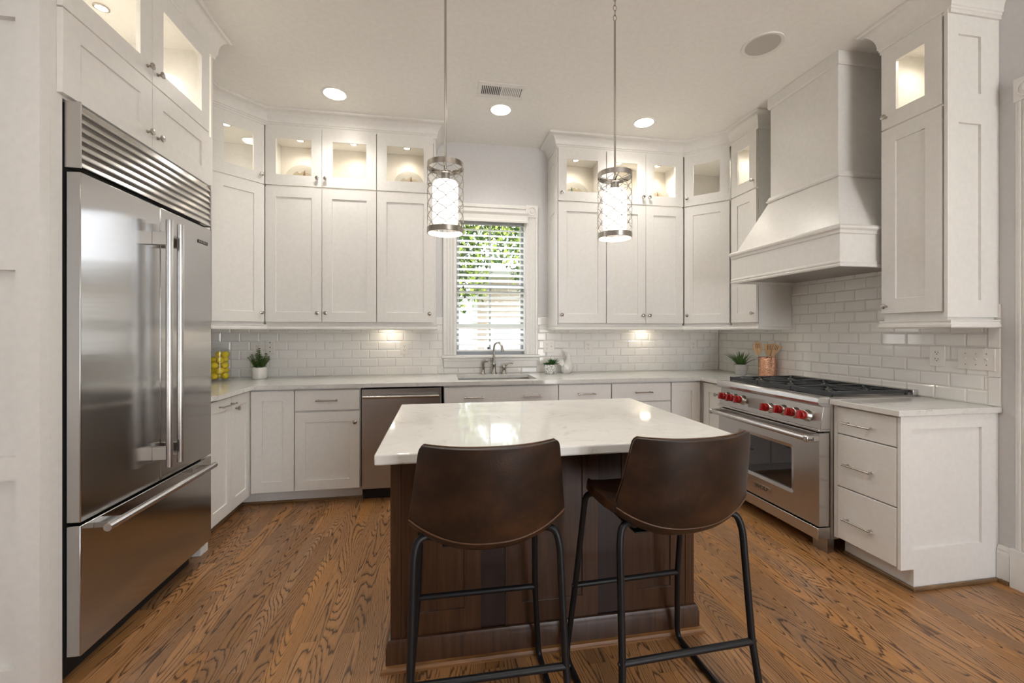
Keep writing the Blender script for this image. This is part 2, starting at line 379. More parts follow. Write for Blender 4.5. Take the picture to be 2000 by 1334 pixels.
jm = MB().box(WX0-.0, WX0+.012, YB-.004, YB+.07, WZ0, WZ1).box(WX1-.012, WX1, YB-.004, YB+.07, WZ0, WZ1).box(WX0+.012, WX1-.012, YB, YB+.07, WZ1-.012, WZ1)
obj('window_jamb', jm, 'trimw', wn)
def casing_x(mb, x0, x1, z0, z1):
    w = x1-x0; mb.box(x0, x1, YB-.018, YB, z0, z1)
    for k in (.1, .9): mb.box(x0+w*k-.011, x0+w*k+.011, YB-.026, YB-.018, z0, z1)
    for k in (.38, .62): mb.box(x0+w*k-.007, x0+w*k+.007, YB-.022, YB-.018, z0, z1)
cs = MB(); casing_x(cs, .030, .144, WZ0, 2.42); casing_x(cs, .823, .937, WZ0, 2.42)
cs.box(.144, .823, YB-.018, YB, 2.41, 2.535).box(.144, .823, YB-.028, YB-.018, 2.50, 2.53).box(.144, .823, YB-.026, YB-.018, 2.415, 2.44).box(.144, .823, YB-.022, YB-.018, 2.455, 2.485)
obj('window_casing', cs, 'trimw', wn, bev=.002)
for cx in (.087, .880):
    rb = MB().box(cx-.060, cx+.060, YB-.030, YB, 2.42, 2.54)
    rb.lathe([(.044, 0), (.044, -.007), (.036, -.007), (.034, -.001), (.020, -.001), (.018, -.007), (.001, -.009)], 28, (cx, YB-.030, 2.48), 'y')
    obj('rosette_block', rb, 'trimw', wn, bev=.001)
st = MB(); st.box(.012, .958, YB-.062, YB+.07, WZ0-.026, WZ0-.002)
obj('window_sill', st, 'trimw', wn, bev=.006)
ap = MB(); ap.box(.035, .935, YB-.020, YB, .975, WZ0-.026).box(.030, .940, YB-.034, YB-.020, 1.035, WZ0-.026); obj('window_apron', ap, 'trimw', wn, bev=.005)
# blind
bl = thing('window_blind', 'white horizontal slat blind hanging in the kitchen window', 'blind', (0, YB+.025, 0))
vl = MB(); pr = [(-.075, 2.36), (-.075, 2.378), (-.066, 2.390), (-.066, 2.430), (-.080, 2.450), (-.06, 2.45), (-.055, 2.36)]
vl.prism_x(pr, WX0-.012, WX1+.012)
obj('valance', vl, 'trimw', bl)
sl = MB(); n = 22; ta = math.radians(-27)
for i in range(n):
    z = 2.345-i*.0545; hw = .031
    if i == 18: tb = math.radians(-50)
    else: tb = ta
    dy, dz = hw*math.cos(tb), hw*math.sin(tb); tk = .0032
    P = [(-dy, z+dz), (dy, z-dz), (dy, z-dz+tk), (-dy, z+dz+tk)]
    sl.prism_x(P, WX0+.016, WX1-.016)
obj('slats', sl, 'slat', bl)
obj('bottom_rail', MB().box(WX0+.016, WX1-.016, -.026, .026, 1.125, 1.142), 'slat', bl, bev=.004)
for cx in (.33, .65): obj('ladder_cord', MB().tube([(cx, -.034, 2.38), (cx, -.034, 1.14)], .0012, 6), 'trimw', bl)
for cx, cz in ((.217, 1.735), (.233, 1.645)):
    obj('pull_cord', MB().tube([(cx, -.045, 2.36), (cx, -.045, cz+.02)], .0009, 6), 'trimw', bl)
    obj('cord_tassel', MB().lathe([(.002, .028), (.004, .02), (.009, .006), (.009, 0), (.001, -.003)], 12, (cx, -.045, cz-.01)), 'slot', bl, smooth=True)

# ------------------------------------------------------------------ tile backsplash (bevelled subway tiles, one mesh per wall)
def tiles(runs, cover):
    # runs: list of (u0,u1,z0,z1); local: u along x, depth toward -y
    mb = MB(); tw, th, g, bv = .1524, .0762, .0016, .0085
    for (u0, u1, z0, z1, off) in runs:
        r = 0; z = z0
        while z < z1-.004:
            zt = min(z+th, z1); x = u0 - ((r % 2)*.5*(tw+g)) - off
            while x < u1:
                a, c = max(x, u0), min(x+tw, u1); x += tw+g
                if c-a < .012: continue
                b0 = min(bv, (c-a)*.35); bz = min(bv, (zt-z)*.35)
                P = [(a, -.004, z), (c, -.004, z), (c, -.004, zt), (a, -.004, zt)]
                Q = [(a+b0, -.0085, z+bz), (c-b0, -.0085, z+bz), (c-b0, -.0085, zt-bz), (a+b0, -.0085, zt-bz)]
                R = [(a, 0, z), (c, 0, z), (c, 0, zt), (a, 0, zt)]
                mb.add(R+P+Q, [(8,9,10,11)]+[(4+i, 4+(i+1)%4, 8+(i+1)%4, 8+i) for i in range(4)]+[(i, (i+1)%4, 4+(i+1)%4, 4+i) for i in range(4)])
            z = zt+g; r += 1
    return mb
TZ1 = 1.379
bs = thing('tile_backsplash', 'white subway tile backsplash behind the sink and window wall outlets', 'backsplash', (0, YB, 0))
obj('tiles', tiles([(XL, .033, CT+.001, TZ1, .03), (.033, .937, CT+.001, .970, .02), (.937, XR-.010, CT+.001, TZ1, .06)], None), 'tile', bs)
g = MB(); g.box(XL, .033, -.003, 0, CT, TZ1+.076).box(.033, .937, -.003, 0, CT, .974).box(.937, XR, -.003, 0, CT, TZ1+.076); obj('grout', g, 'grout', bs)
for x0, x1 in ((-.034, .028), (.942, 1.05)): obj('cap_tile', MB().box(x0, x1, -.009, -.003, TZ1+.002, TZ1+.074), 'tile', bs, bev=.004)
bs = thing('tile_backsplash', 'white subway tile backsplash behind the stove on the right wall', 'backsplash', (XR, YB, 0), -PI/2)
obj('tiles', tiles([(.010, YB-1.805, CT+.001, TZ1, .03), (.94, 1.94, TZ1+.0015, 1.73, .03+.0385)], None), 'tile', bs)
g = MB(); g.box(0, YB-1.752, -.003, 0, CT, TZ1+.076).box(.90, 1.95, -.003, 0, TZ1+.076, 1.76); obj('grout', g, 'grout', bs)
cp = MB(); z = CT+.001
while z < 1.45: cp.box(YB-1.803, YB-1.752, -.009, -.003, z, min(z+.1524, 1.455)); z += .154
obj('edge_tile', cp, 'tile', bs, bev=.003)

# ------------------------------------------------------------------ hardware and cabinet parts
def knob(parent, x, z):
    return obj('knob', MB().lathe([(.0075, 0), (.0075, -.003), (.0055, -.006), (.0050, -.014), (.0125, -.019), (.0155, -.023), (.0150, -.027), (.008, -.030), (.0005, -.031)], 20, (x, 0, z), 'y'), 'nickel', parent, smooth=True)
def pull(parent, x, z, L=.155, name='pull_handle'):
    mb = MB().tube([(x-L/2, -.030, z), (x+L/2, -.030, z)], .0052, 10)
    for s in (-1, 1):
        mb.lathe([(.0065, 0), (.0048, -.004), (.0045, -.030)], 12, (x+s*L*.42, 0, z), 'y')
        mb.lathe([(.0062, -.006), (.0062, .006)], 12, (x+s*L*.47, -.030, z), 'x')
    return obj(name, mb, 'nickel', parent, smooth=True)
def shaker_mb(x0, x1, z0, z1, sw, rt, rb, th=.020, rec=.008, glass=False, y=0):
    a, c, e, f = x0+sw, x1-sw, z0+rb, z1-rt
    O = [(x0, z0), (x1, z0), (x1, z1), (x0, z1)]; I = [(a, e), (c, e), (c, f), (a, f)]
    yr = th if glass else rec
    vs = [(p, y, q) for p, q in O]+[(p, y, q) for p, q in I]+[(p, y+yr, q) for p, q in I]+[(p, y+th, q) for p, q in O]
    fs = [(i, (i+1)%4, 4+(i+1)%4, 4+i) for i in range(4)]+[(4+i, 4+(i+1)%4, 8+(i+1)%4, 8+i) for i in range(4)]+[(i, 12+i, 12+(i+1)%4, (i+1)%4) for i in range(4)]
    if glass: fs += [(8+i, 8+(i+1)%4, 12+(i+1)%4, 12+i) for i in range(4)]
    else: fs += [(8, 9, 10, 11), (15, 14, 13, 12)]
    return MB().add(vs, fs)
def door(parent, x0, x1, z0, z1, kx=None, kz=None, glass=False, sw=.078, rt=.082, rb=.085, name=None, m='cab', drop=0):
    d = obj(name or ('glass_door' if glass else 'door'), shaker_mb(x0, x1, z0, z1, sw, rt, rb, glass=glass), m, parent, bev=.0015)
    if glass: obj('glass_pane', MB().box(x0+sw-.005, x1-sw+.005, .011, .014, z0+rb-.005, z1-rt+.005), 'glass', d)
    if kx is not None: knob(d, kx, kz)
    return d
def drawer(parent, x0, x1, z0, z1, pulls=(), shaker=False, pz=None):
    d = obj('drawer', MB().box(x0, x1, 0, .020, z0, z1), 'cab', parent, bev=.0025)
    for p in pulls: pull(d, p, pz if pz else (z0+z1)/2)
    return d
def carcass(w, dep, z0, zs, z1, y0=.022, t=.018):
    mb = MB().box(0, w, y0, dep, z0, zs)
    mb.box(0, t, y0, dep, zs, z1).box(w-t, w, y0, dep, zs, z1).box(t, w-t, dep-t, dep, zs, z1).box(t, w-t, y0, dep-t, z1-.052, z1)
    return mb
def puck(loc, label, en=2.6):
    t = thing('puck_light', label, 'cabinet light', loc, 0, 'puck lights inside the glass-front cabinets')
    obj('trim_ring', MB().lathe([(.034, 0), (.034, -.004), (.026, -.007), (.024, -.003), (.024, 0)], 24), 'nickel', t, smooth=True)
    obj('lens', MB().lathe([(.0235, -.0008), (.0235, -.0028), (.0005, -.0045)], 20), 'puck', t, smooth=True)
    l = bpy.data.lights.new('puck_spot', 'SPOT'); l.energy = en; l.color = (1, .90, .76); l.spot_size = math.radians(150); l.spot_blend = .8; l.shadow_soft_size = .02
    o = bpy.data.objects.new('puck_spot', l); C.objects.link(o); o.parent = t; o.location = (0, 0, -.012)
    return t
ZB, ZS, ZT = 1.372, 2.500, 3.000      # wall cabinets: bottom, split, top
def wallcab(name_label, loc, rot, w, doors, dep=.33, zb=ZB, glassz=(2.507, 2.985), inter=True, end=None):
    t = thing('wall_cabinet', name_label, 'cabinet', loc, rot)
    obj('body', carcass(w, dep, zb, ZS+.006, ZT), 'cab', t)
    if inter:
        li = MB().box(.0185, w-.0185, .024, dep-.019, ZS+.0062, ZS+.008).box(.0185, w-.0185, dep-.0205, dep-.0185, ZS+.009, ZT-.053)
        obj('cabinet_lining', li, 'cabin', t)
    for d in doors:
        x0, x1, side = d
        k = (x0+.030 if side == 'l' else x1-.030)
        door(t, x0, x1, zb+.020, ZS-.006, k, zb+.095)
        door(t, x0, x1, *glassz, k, 2.575, glass=True, sw=.080, rt=.098, rb=.088)
    return t
dd = YB-UY-.001
wallcab('white two-door wall cabinet with glass doors above, beside the left corner cabinet', (-1.396, UY, 0), 0, .869, [(.002, .432, 'r'), (.436, .866, 'l')], dd)
wallcab('white single-door wall cabinet with glass door above, just left of the kitchen window', (-.526, UY, 0), 0, .490, [(.002, .468, 'r')], dd)
wallcab('white single-door wall cabinet with glass door above, just right of the kitchen window', (1.052, UY, 0), 0, .468, [(.006, .464, 'l')], dd)
wallcab('white two-door wall cabinet with glass doors above, behind the right pendant lamp', (1.521, UY, 0), 0, .776, [(.002, .386, 'r'), (.390, .773, 'l')], dd)
# diagonal corner cabinets
def diag(label, ang, loc, w, kside, poly, knx):
    t = thing('wall_cabinet', label, 'cabinet', loc, ang)
    inv = Matrix.Rotation(-ang, 3, 'Z')
    P = [(inv @ (Vector((x, y, 0))-Vector(loc)))[:2] for x, y in poly]
    mb = MB().prism(P, ZB, ZS+.006); mb.prism(P, ZT-.052, ZT)
    n = len(P)                       # upper side walls
    for i in range(n):
        if i == 0: continue          # first edge = front opening
        a, c = Vector(P[i]), Vector(P[(i+1)%n]); d = (c-a).normalized(); nn = Vector((-d.y, d.x))*.016
        mb.prism([tuple(a), tuple(c), tuple(c+nn), tuple(a+nn)], ZS+.006, ZT-.052)
    obj('body', mb, 'cab', t)
    k = .032 if kside == 'l' else w-.032
    door(t, .004, w-.004, ZB+.020, ZS-.006, k, ZB+.095)
    door(t, .004, w-.004, 2.507, 2.985, k, 2.575, glass=True, sw=.080, rt=.098, rb=.088)
    return t
e = .016
diag('white angled corner wall cabinet with glass door above, beside the refrigerator', PI/4, (-1.663, 3.436, 0), .378, 'r',
     [(-1.663-e, 3.436+e), (-1.396-e, 3.703+e), (-1.397, YB-.001), (XL+.001, YB-.001), (XL+.001, 3.437)], .3)
diag('white angled corner wall cabinet with glass door above, left of the stove wall', -PI/4, (2.301, 3.703, 0), .396, 'l',
     [(2.301+e, 3.703+e), (2.581+e, 3.423+e), (XR-.001, 3.423), (XR-.001, YB-.001), (2.302, YB-.001)], .3)
# cabinet at the far end of the stove wall
FX = 2.573
wallcab('narrow white wall cabinet with glass door above, left of the range hood', (FX, 3.412, 0), -PI/2, .322, [(.012, .316, 'r')], XR-FX-.001)
# tall narrow cabinet near the camera
hc = thing('wall_cabinet', 'tall narrow white wall cabinet with panelled side, right of the range hood', 'cabinet', (FX, 2.094, 0), -PI/2)
w = 2.094-1.762; dep = XR-FX-.001
obj('body', carcass(w-.016, dep, ZB+.0, ZS-.01, ZT), 'cab', hc)
obj('cabinet_lining', MB().box(.0185, w-.035, .024, dep-.019, ZS-.0098, ZS-.008).box(.0185, w-.035, dep-.0205, dep-.0185, ZS-.007, ZT-.053), 'cabin', hc)
door(hc, .001, .306, ZB+.045, ZS-.012, .030, ZB+.085)
door(hc, .001, .306, ZS-.004, 2.965, .030, ZS+.062, glass=True, sw=.080, rt=.10, rb=.088)
sp = MB(); O = [(0, ZB), (dep, ZB), (dep, ZT), (0, ZT)]
def side_panel(w0, w1, z0, z1, rects, xf, xb, rd=.012):
    """panel in the plane x=xf (local), spanning y w0..w1, z z0..z1, with recessed rectangles; back at xb"""
    mb = MB(); zs = sorted({z0, z1}|{r[2] for r in rects}|{r[3] for r in rects}); ys = sorted({w0, w1}|{r[0] for r in rects}|{r[1] for r in rects})
    s = 1 if xb < xf else -1; rc = xf-s*rd
    for i in range(len(ys)-1):
        for j in range(len(zs)-1):
            a, c, p, q = ys[i], ys[i+1], zs[j], zs[j+1]
            rec = any(r[0]-1e-6 <= a and c <= r[1]+1e-6 and r[2]-1e-6 <= p and q <= r[3]+1e-6 for r in rects)
            x = rc if rec else xf
            mb.add([(x, a, p), (x, c, p), (x, c, q), (x, a, q)], [(0, 1, 2, 3)])
    for a, c, p, q in rects:
        mb.add([(xf, a, p), (xf, c, p), (xf, c, q), (xf, a, q), (rc, a, p), (rc, c, p), (rc, c, q), (rc, a, q)], [(i, (i+1)%4, 4+(i+1)%4, 4+i) for i in range(4)])
    mb.add([(xf, w0, z0), (xf, w1, z0), (xf, w1, z1), (xf, w0, z1), (xb, w0, z0), (xb, w1, z0), (xb, w1, z1), (xb, w0, z1)], [(i, 4+i, 4+(i+1)%4, (i+1)%4) for i in range(4)]+[(7, 6, 5, 4)])
    return mb
obj('side_panel', side_panel(.0, dep, ZB+.014, ZT, [(.070, .215, 1.475, 2.394), (.070, .215, 2.553, 2.852)], w, w-.016), 'cab', hc)
# wall cabinet hidden behind the refrigerator surround
hb = thing('wall_cabinet', 'white wall cabinet on the left wall beyond the refrigerator surround', 'cabinet', (-1.663, 2.812, 0), PI/2)
obj('body', carcass(.62, -1.663-XL-.001, ZB, ZS+.006, ZT), 'cab', hb)
for x0, x1, k in ((.003, .306, .276), (.310, .614, .340)):
    door(hb, x0, x1, ZB+.02, ZS-.006, k, ZB+.095); door(hb, x0, x1, 2.507, 2.985, k, 2.575, glass=True)

# plates and puck lights inside the glass cabinets
for (x, y, lab) in ((-1.177, 3.86, 'lit puck light in the glass cabinet nearest the left corner, above a plate'), (-.742, 3.86, 'lit puck light in the empty glass cabinet left of the window'), (-.289, 3.86, 'lit puck light in the glass cabinet just left of the left pendant lamp'),
                    (1.276, 3.86, 'lit puck light in the glass cabinet just right of the window'), (1.711, 3.86, 'lit puck light in the glass cabinet behind the right pendant lamp'), (2.113, 3.86, 'lit puck light in the glass cabinet left of the angled right corner'),
                    (2.50, 3.59, 'lit puck light in the right angled corner cabinet'), (-1.66, 3.66, 'lit puck light in the left angled corner cabinet beside the refrigerator'),
                    (2.74, 3.25, 'lit puck light in the narrow cabinet left of the range hood'), (2.74, 1.93, 'lit puck light in the tall cabinet right of the range hood')):
    puck((x, y, ZT-.0523), lab, 5.5 if 'angled' in lab else 3.0)
def plate(x, z, lab, m1, m2, kind):
    t = thing('decorative_plate', lab, 'plate', (x, 3.945, z), 0, 'souvenir plates standing in the glass cabinets'); tl = math.radians(-12); R = .134
    def tr(mb):
        Rm = Matrix.Rotation(tl, 3, 'X'); mb.v = [tuple(Rm @ Vector(p)+Vector((0, 0, R*math.cos(tl)+.002))) for p in mb.v]; return mb
    obj('dish', tr(MB().lathe([(.0005, 0), (.085, 0), (.095, -.005), (R, -.012), (R, -.008), (.095, .001), (.085, .005), (.0005, .005)], 40, (0, 0, 0), 'y')), 'plateware', t, smooth=True)
    a = MB(); y = -.0012
    pts = [(-.07, -.05)]+[(-.080+.16*i/12, .068+.008*math.sin(i*1.3+x)+.006*math.cos(i*2.1)) for i in range(13)]+[(.07, -.05)]
    a.add([(p, y, q) for p, q in pts]+[(p, y+.001, q) for p, q in pts], [tuple(range(len(pts)))])
    obj('painted_landscape', tr(a), m1, t)
    b2 = MB()
    if kind: pr = [(-.020, -.02), (-.011, .04), (-.005, .075), (-.002, .103), (.002, .103), (.005, .075), (.011, .04), (.020, -.02)]
    else: pr = [(-.009, -.02), (-.009, .06), (-.004, .070), (-.002, .104), (.002, .104), (.004, .070), (.009, .06), (.009, -.02)]
    ox = {-1: -.03, 0: -.012, 1: .018}[(kind > 1)-(kind == 0)] if kind != 1 else .018
    b2.add([(p+ox, y-.0006, q) for p, q in pr], [tuple(range(len(pr)))]); obj('painted_tower', tr(b2), m2, t)
SZ = ZS+.010
plate(-1.19, SZ, 'cream souvenir plate with a dark tower in the cabinet nearest the left corner', 'plateart1', 'plateart2', 1)
plate(-.278, SZ, 'cream souvenir plate with a brown tower in the cabinet beside the left pendant lamp', 'plateart1', 'plateart2', 2)
plate(1.295, SZ, 'cream souvenir plate with a green spire in the cabinet just right of the window', 'plateart1', 'plateart3', 0)
plate(2.150, SZ, 'cream souvenir plate with a landscape in the cabinet left of the right corner', 'plateart1', 'plateart2', 2)

# ------------------------------------------------------------------ mouldings swept along the cabinet tops
def sweep(path, prof, side=-1):
    """path: plan polyline; outward normal = side * left normal; prof: (out, z)"""
    P = [Vector(p) for p in path]; n = len(P); rows = []
    def nrm(a, b2): d = (b2-a).normalized(); return Vector((-d.y, d.x))*side
    for i in range(n):
        if i == 0: m_ = nrm(P[0], P[1])
        elif i == n-1: m_ = nrm(P[-2], P[-1])
        else:
            a, c = nrm(P[i-1], P[i]), nrm(P[i], P[i+1]); m_ = (a+c); m_ = m_/(m_.dot(a))
        rows.append([(P[i].x+m_.x*o_, P[i].y+m_.y*o_, z) for o_, z in prof])
    k = len(prof); vs = [p for r in rows for p in r]; fs = [(i*k+j, i*k+(j+1)%k, (i+1)*k+(j+1)%k, (i+1)*k+j) for i in range(n-1) for j in range(k)]
    fs += [tuple(range(k)), tuple((n-1)*k+j for j in range(k-1, -1, -1))]
    return MB().add(vs, fs)
def crown_prof(zb, out=.088):
    pr = [(-.004, zb), (.010, zb), (.010, zb+.016), (.014, zb+.020), (.014, zb+.030), (.019, zb+.034)]
    z0, z1 = zb+.034, H-.020
    for i in range(1, 9):
        a = i/8*PI/2; pr.append((.019+(out-.008-.019)*(1-math.cos(a)), z0+(z1-z0)*math.sin(a)))
    return pr+[(out-.006, z1+.002), (out, z1+.006), (out, H-.001), (-.004, H-.001)]
def crown(label, path, zb, out=.088, side=-1):
    o = obj('crown_molding', sweep(path, crown_prof(zb, out), side), 'cab', smooth=30); return tag(o, label, 'crown molding')
crown('white crown moulding over the wall cabinets left of the window', [(-.037, YB-.001), (-.037, UY+.020), (-1.388, UY+.020), (-1.672, 3.436+.003), (-1.672, 2.900)], 2.985, side=1)
crown('white crown moulding over the wall cabinets right of the window', [(2.905, 3.090), (2.588, 3.090), (2.588, 3.428), (2.298, 3.723), (1.052, 3.723), (1.052, YB-.001)], 2.985, side=1)
crown('white crown moulding over the tall cabinet right of the range hood', [(XR-.001, 1.762), (2.588, 1.762), (2.588, 2.096), (XR-.001, 2.096)], 2.950, .090, side=1)
rail_prof = [(-.02, 1.330), (.010, 1.330), (.016, 1.336), (.016, 1.348), (.008, 1.354), (.008, 1.362), (.012, 1.366), (.012, 1.3715), (-.02, 1.3715)]
def rail(label, path, side): return tag(obj('light_rail', sweep(path, rail_prof, side), 'cab', smooth=30), label, 'moulding')
rail('white light rail moulding under the wall cabinets left of the window', [(-.037, YB-.010), (-.037, UY+.020), (-1.388, UY+.020), (-1.672, 3.436+.003), (-1.672, 2.830)], 1)
rail('white light rail moulding under the wall cabinets right of the window', [(XR-.010, 3.090), (2.588, 3.090), (2.588, 3.428), (2.298, 3.723), (1.052, 3.723), (1.052, YB-.010)], 1)
rail('white light rail moulding under the tall cabinet right of the range hood', [(XR-.010, 1.762), (2.588, 1.762), (2.588, 2.096), (XR-.010, 2.096)], 1)

# end panels of the two cabinet runs beside the window
ep = side_panel(0, dd, ZB, ZT, [(.085, .265, 1.46, 2.42), (.085, .265, 2.56, 2.88)], -.0005, .004)
o = obj('end_panel', ep, 'cab'); o.location = (1.0515, UY+.0, 0)
for p in bpy.data.objects:
    if p.name.startswith('wall_cabinet') and abs(p.location.x-1.052) < 1e-6: o.parent = p; o.location = (-.0045, 0, 0)

# ------------------------------------------------------------------ refrigerator and its surround
FXF = -1.2985
fr = thing('refrigerator', 'tall stainless steel french-door refrigerator with louvred grille and freezer drawer', 'refrigerator', (FXF, 1.7905, 0), PI/2)
w = .897
obj('body', MB().box(.006, w-.006, .052, .640, .10, 2.148).box(.03, w-.03, .10, .60, 0, .10), 'black', fr)
g = MB(); gz0, gz1 = 1.909, 2.152; nl = 7; p = (gz1-gz0-.012)/nl
g.box(0, .006, .0, .05, gz0, gz1).box(w-.006, w, .0, .05, gz0, gz1)
for i in range(nl):
    z = gz0+.004+i*p
    g.prism_x([(.0, z+.001), (.0, z+.005), (.012, z+p), (.036, z+p), (.036, z+.001)], .006, w-.010)
obj('grille', g, 'steel_r', fr)
obj('grille_back', MB().box(.006, w-.006, .036, .050, gz0, gz1), 'black', fr)
def fdoor(x0, x1, z0, z1, name):
    d = obj(name, MB().box(x0, x1, 0, .046, z0, z1), 'steel', fr, bev=.003)
    return d
dl = fdoor(.0, w/2-.002, .608, 1.895, 'door'); drr = fdoor(w/2+.002, w, .608, 1.895, 'door'); dz = fdoor(0, w, .118, .596, 'freezer_drawer')
for d, cx in ((dl, .400), (drr, .484)):
    h = MB().tube([(cx, -.066, .685), (cx, -.066, 1.825)], .0145, 20)
    hh = obj('door_handle', h, 'steel_r', d, smooth=True)
    for z in (.75, 1.74): obj('handle_bracket', MB().box(cx-.010, cx+.010, -.060, 0, z-.030, z+.030), 'bronze', hh, bev=.001)
h = MB().tube([(.030, -.066, .572), (.800, -.066, .572)], .0145, 20)
hh = obj('drawer_handle', h, 'steel_r', dz, smooth=True)
for x in (.09, .74): obj('handle_bracket', MB().box(x-.03, x+.03, -.060, 0, .562, .582), 'bronze', hh, bev=.001)
bd = obj('name_badge', MB().box(.758, .856, -.002, 0, 1.796, 1.814), 'slot', drr)
text('SUB-ZERO', .015, (.807, -.0022, 1.805), (PI/2, 0, 0), 'steel_side', drr, 'badge_lettering', .0002, 1.15)

SX = -1.350
sd = thing('refrigerator_surround', 'white panelled tall enclosure around the refrigerator', 'cabinet', (SX, 1.695, 0), PI/2)
dp = SX-XL-.001
lp = side_panel(.0, dp, 0, 3.0, [(.070, .55, .16, .804), (.070, .55, .883, 1.518), (.070, .55, 1.591, 2.376), (.070, .55, 2.46, 2.92)], 0.0, .040, .022)
obj('side_panel', lp, 'cab', sd)
obj('front_stile', MB().box(.0405, .088, .0, dp, 0, 3.0), 'cab', sd)
obj('filler_panel', MB().box(1.040, 1.072, .028, dp, 0, 2.15), 'cab', sd)
obj('filler_panel', MB().box(1.0745, 1.115, .026, dp, 0, 2.15), 'cab', sd)
ov = MB().box(.088, 1.115, .0, dp, 2.156, 2.470)
z1 = 3.0; ov.box(.088, .106, 0, dp, 2.47, z1).box(1.097, 1.115, 0, dp, 2.47, z1).box(.106, 1.097, dp-.018, dp, 2.47, z1).box(.106, 1.097, 0, dp-.018, z1-.018, z1)
obj('overhead_box', ov, 'cab', sd)
for x0, x1, k in ((.061+.002, .540, .505), (.544, 1.038, .576)):
    for q, (a, c, gl) in enumerate(((2.166, 2.470, False), (2.476, 2.955, True))):
        d = door(sd, x0, x1, a, c, None, None, glass=gl, sw=.078, rt=.082, rb=.085)
        for v in d.data.vertices: v.co.y -= .0205
        for ch in d.children:
            for v in ch.data.vertices: v.co.y -= .0205
        kn = knob(d, k, (2.232 if not gl else 2.535));
        for v in kn.data.vertices: v.co.y -= .0205
puck((-1.72, 2.02, 2.981), 'lit puck light over the refrigerator, in the left glass cabinet bay', 9)
puck((-1.72, 2.50, 2.981), 'lit puck light over the refrigerator, in the right glass cabinet bay', 9)
crown('white crown moulding over the refrigerator surround', [(XL+.001, 1.694), (-1.349, 1.694), (-1.349, 2.811), (-1.664, 2.811)], 2.955, .075, side=-1)

# ------------------------------------------------------------------ base cabinets, window wall
def base(label, x0, x1, rot=0, loc=None, dep=.628, toe=True):
    t = thing('base_cabinet', label, 'cabinet', loc or (x0, BY, 0), rot); w = x1-x0
    mb = MB().box(.0005, w-.0005, .022, dep, .105, CT-.0315)
    mb.box(.0005, w-.0005, .095, dep, 0.0, .105)
    obj('body', mb, 'cab', t); return t
dz0, dz1 = .706, .868
t = base('narrow white base cabinet door in the left inside corner', -1.384, -1.080); obj('corner_block', MB().box(-.55, -.001, .0006, .60, .105, CT-.0315).box(-.55, -.001, .095, .60, 0, .105), 'cab', t); door(t, .004, .301, .112, .868, sw=.078, rt=.075, rb=.078)
t = base('white base cabinet with one drawer over one door, left of the dishwasher', -1.079, -.606)
drawer(t, .003, .468, .715, .868, (.235,)); door(t, .003, .468, .112, .703, .438, .622, sw=.075, rt=.078, rb=.075)
sb = thing('base_cabinet', 'white sink base cabinet with two pulls on its false drawer front', 'cabinet', (.030, BY, 0)); w = .943
obj('body', MB().box(.0005, .018, .022, .628, 0, CT-.0315).box(w-.018, w-.0005, .022, .628, 0, CT-.0315).box(.018, w-.018, .095, .628, 0, .12).box(.018, w-.018, .022, .10, .12, .62).box(.018, w-.018, .0205, .040, .62, CT-.0315), 'cab', sb)
drawer(sb, .004, w-.003, dz0, .868, (.240, .715), pz=.785); door(sb, .004, .468, .112, .698, .440, .62); door(sb, .472, w-.003, .112, .698, .50, .62)
t = base('white drawer base cabinet right of the sink, partly behind the island', .974, 1.441); drawer(t, .003, .464, dz0, .868, (.240,), pz=.790); drawer(t, .003, .464, .412, .700, (.24,)); drawer(t, .003, .464, .112, .406, (.24,))
t = base('white drawer base cabinet beside the right inside corner door', 1.442, 1.992); drawer(t, .004, .546, .714, .868, (.285,), pz=.792); drawer(t, .004, .546, .412, .706, (.285,)); drawer(t, .004, .546, .112, .406, (.285,))
t = base('narrow white base cabinet door in the right inside corner, facing the room', 1.993, 2.288); door(t, .004, .276, .112, .868, sw=.078, rt=.075, rb=.078); obj('corner_block', MB().box(.2965, .90, .0006, .60, .105, CT-.0315), 'cab', t)
t = base('narrow white base cabinet between the right corner and the stove', 0, .345, -PI/2, (2.289, 3.399, 0), XR-2.289-.001); door(t, .012, .342, .112, .868, .205, .785, sw=.078, rt=.075, rb=.078)
t = base('white base cabinet of two narrow doors between the refrigerator and the left corner', 0, .590, PI/2, (-1.385, 2.812, 0), dep=-1.385-XL-.001)
door(t, .020, .305, .100, .872, sw=.055, rt=.075, rb=.078); pull(t.children[1], .230, .828, .18); door(t, .312, .584, .100, .872, .372, .785, sw=.055, rt=.075, rb=.078)
# dishwasher
dw = thing('dishwasher', 'stainless steel dishwasher with a long bar handle, left of the sink cabinet', 'dishwasher', (-.598, BY, 0)); w = .612
obj('body', MB().box(.008, w-.008, .022, .60, .10, .870).box(.008, w-.008, .10, .60, 0, .10), 'black', dw)
obj('kick_plate', MB().box(.004, w-.004, .055, .075, .006, .094), 'black_metal', dw)
dwd = obj('door', MB().box(.004, w-.004, -.006, .020, .098, .868), 'steel_dw', dw, bev=.003)
h = MB().tube([(.020, -.060, .812), (w-.020, -.060, .812)], .012, 16)
for x in (.05, w-.05): h.tube([(x, -.058, .812), (x, -.006, .812)], .008, 10)
obj('handle', h, 'nickel', dwd, smooth=True)
# oak shoe moulding at the toe kicks
for i, (x0, x1, y0, y1) in enumerate(((-1.478, 2.36, BY+.078, BY+.0945), (-1.4795, -1.4635, 2.812, BY+.078), (2.345, 2.3635, 1.748, 2.128))):
    struct('trim_%d' % (3+i), MB().box(x0, x1, y0, y1, 0, .019), 'shoe', label='dark stained oak shoe moulding along the toe kick', bev=.005)
struct('trim_6', MB().box(2.364, XR-.019, 1.748, 1.7625, 0, .019), 'shoe', label='stained oak shoe moulding at the end of the drawer cabinet', bev=.005)

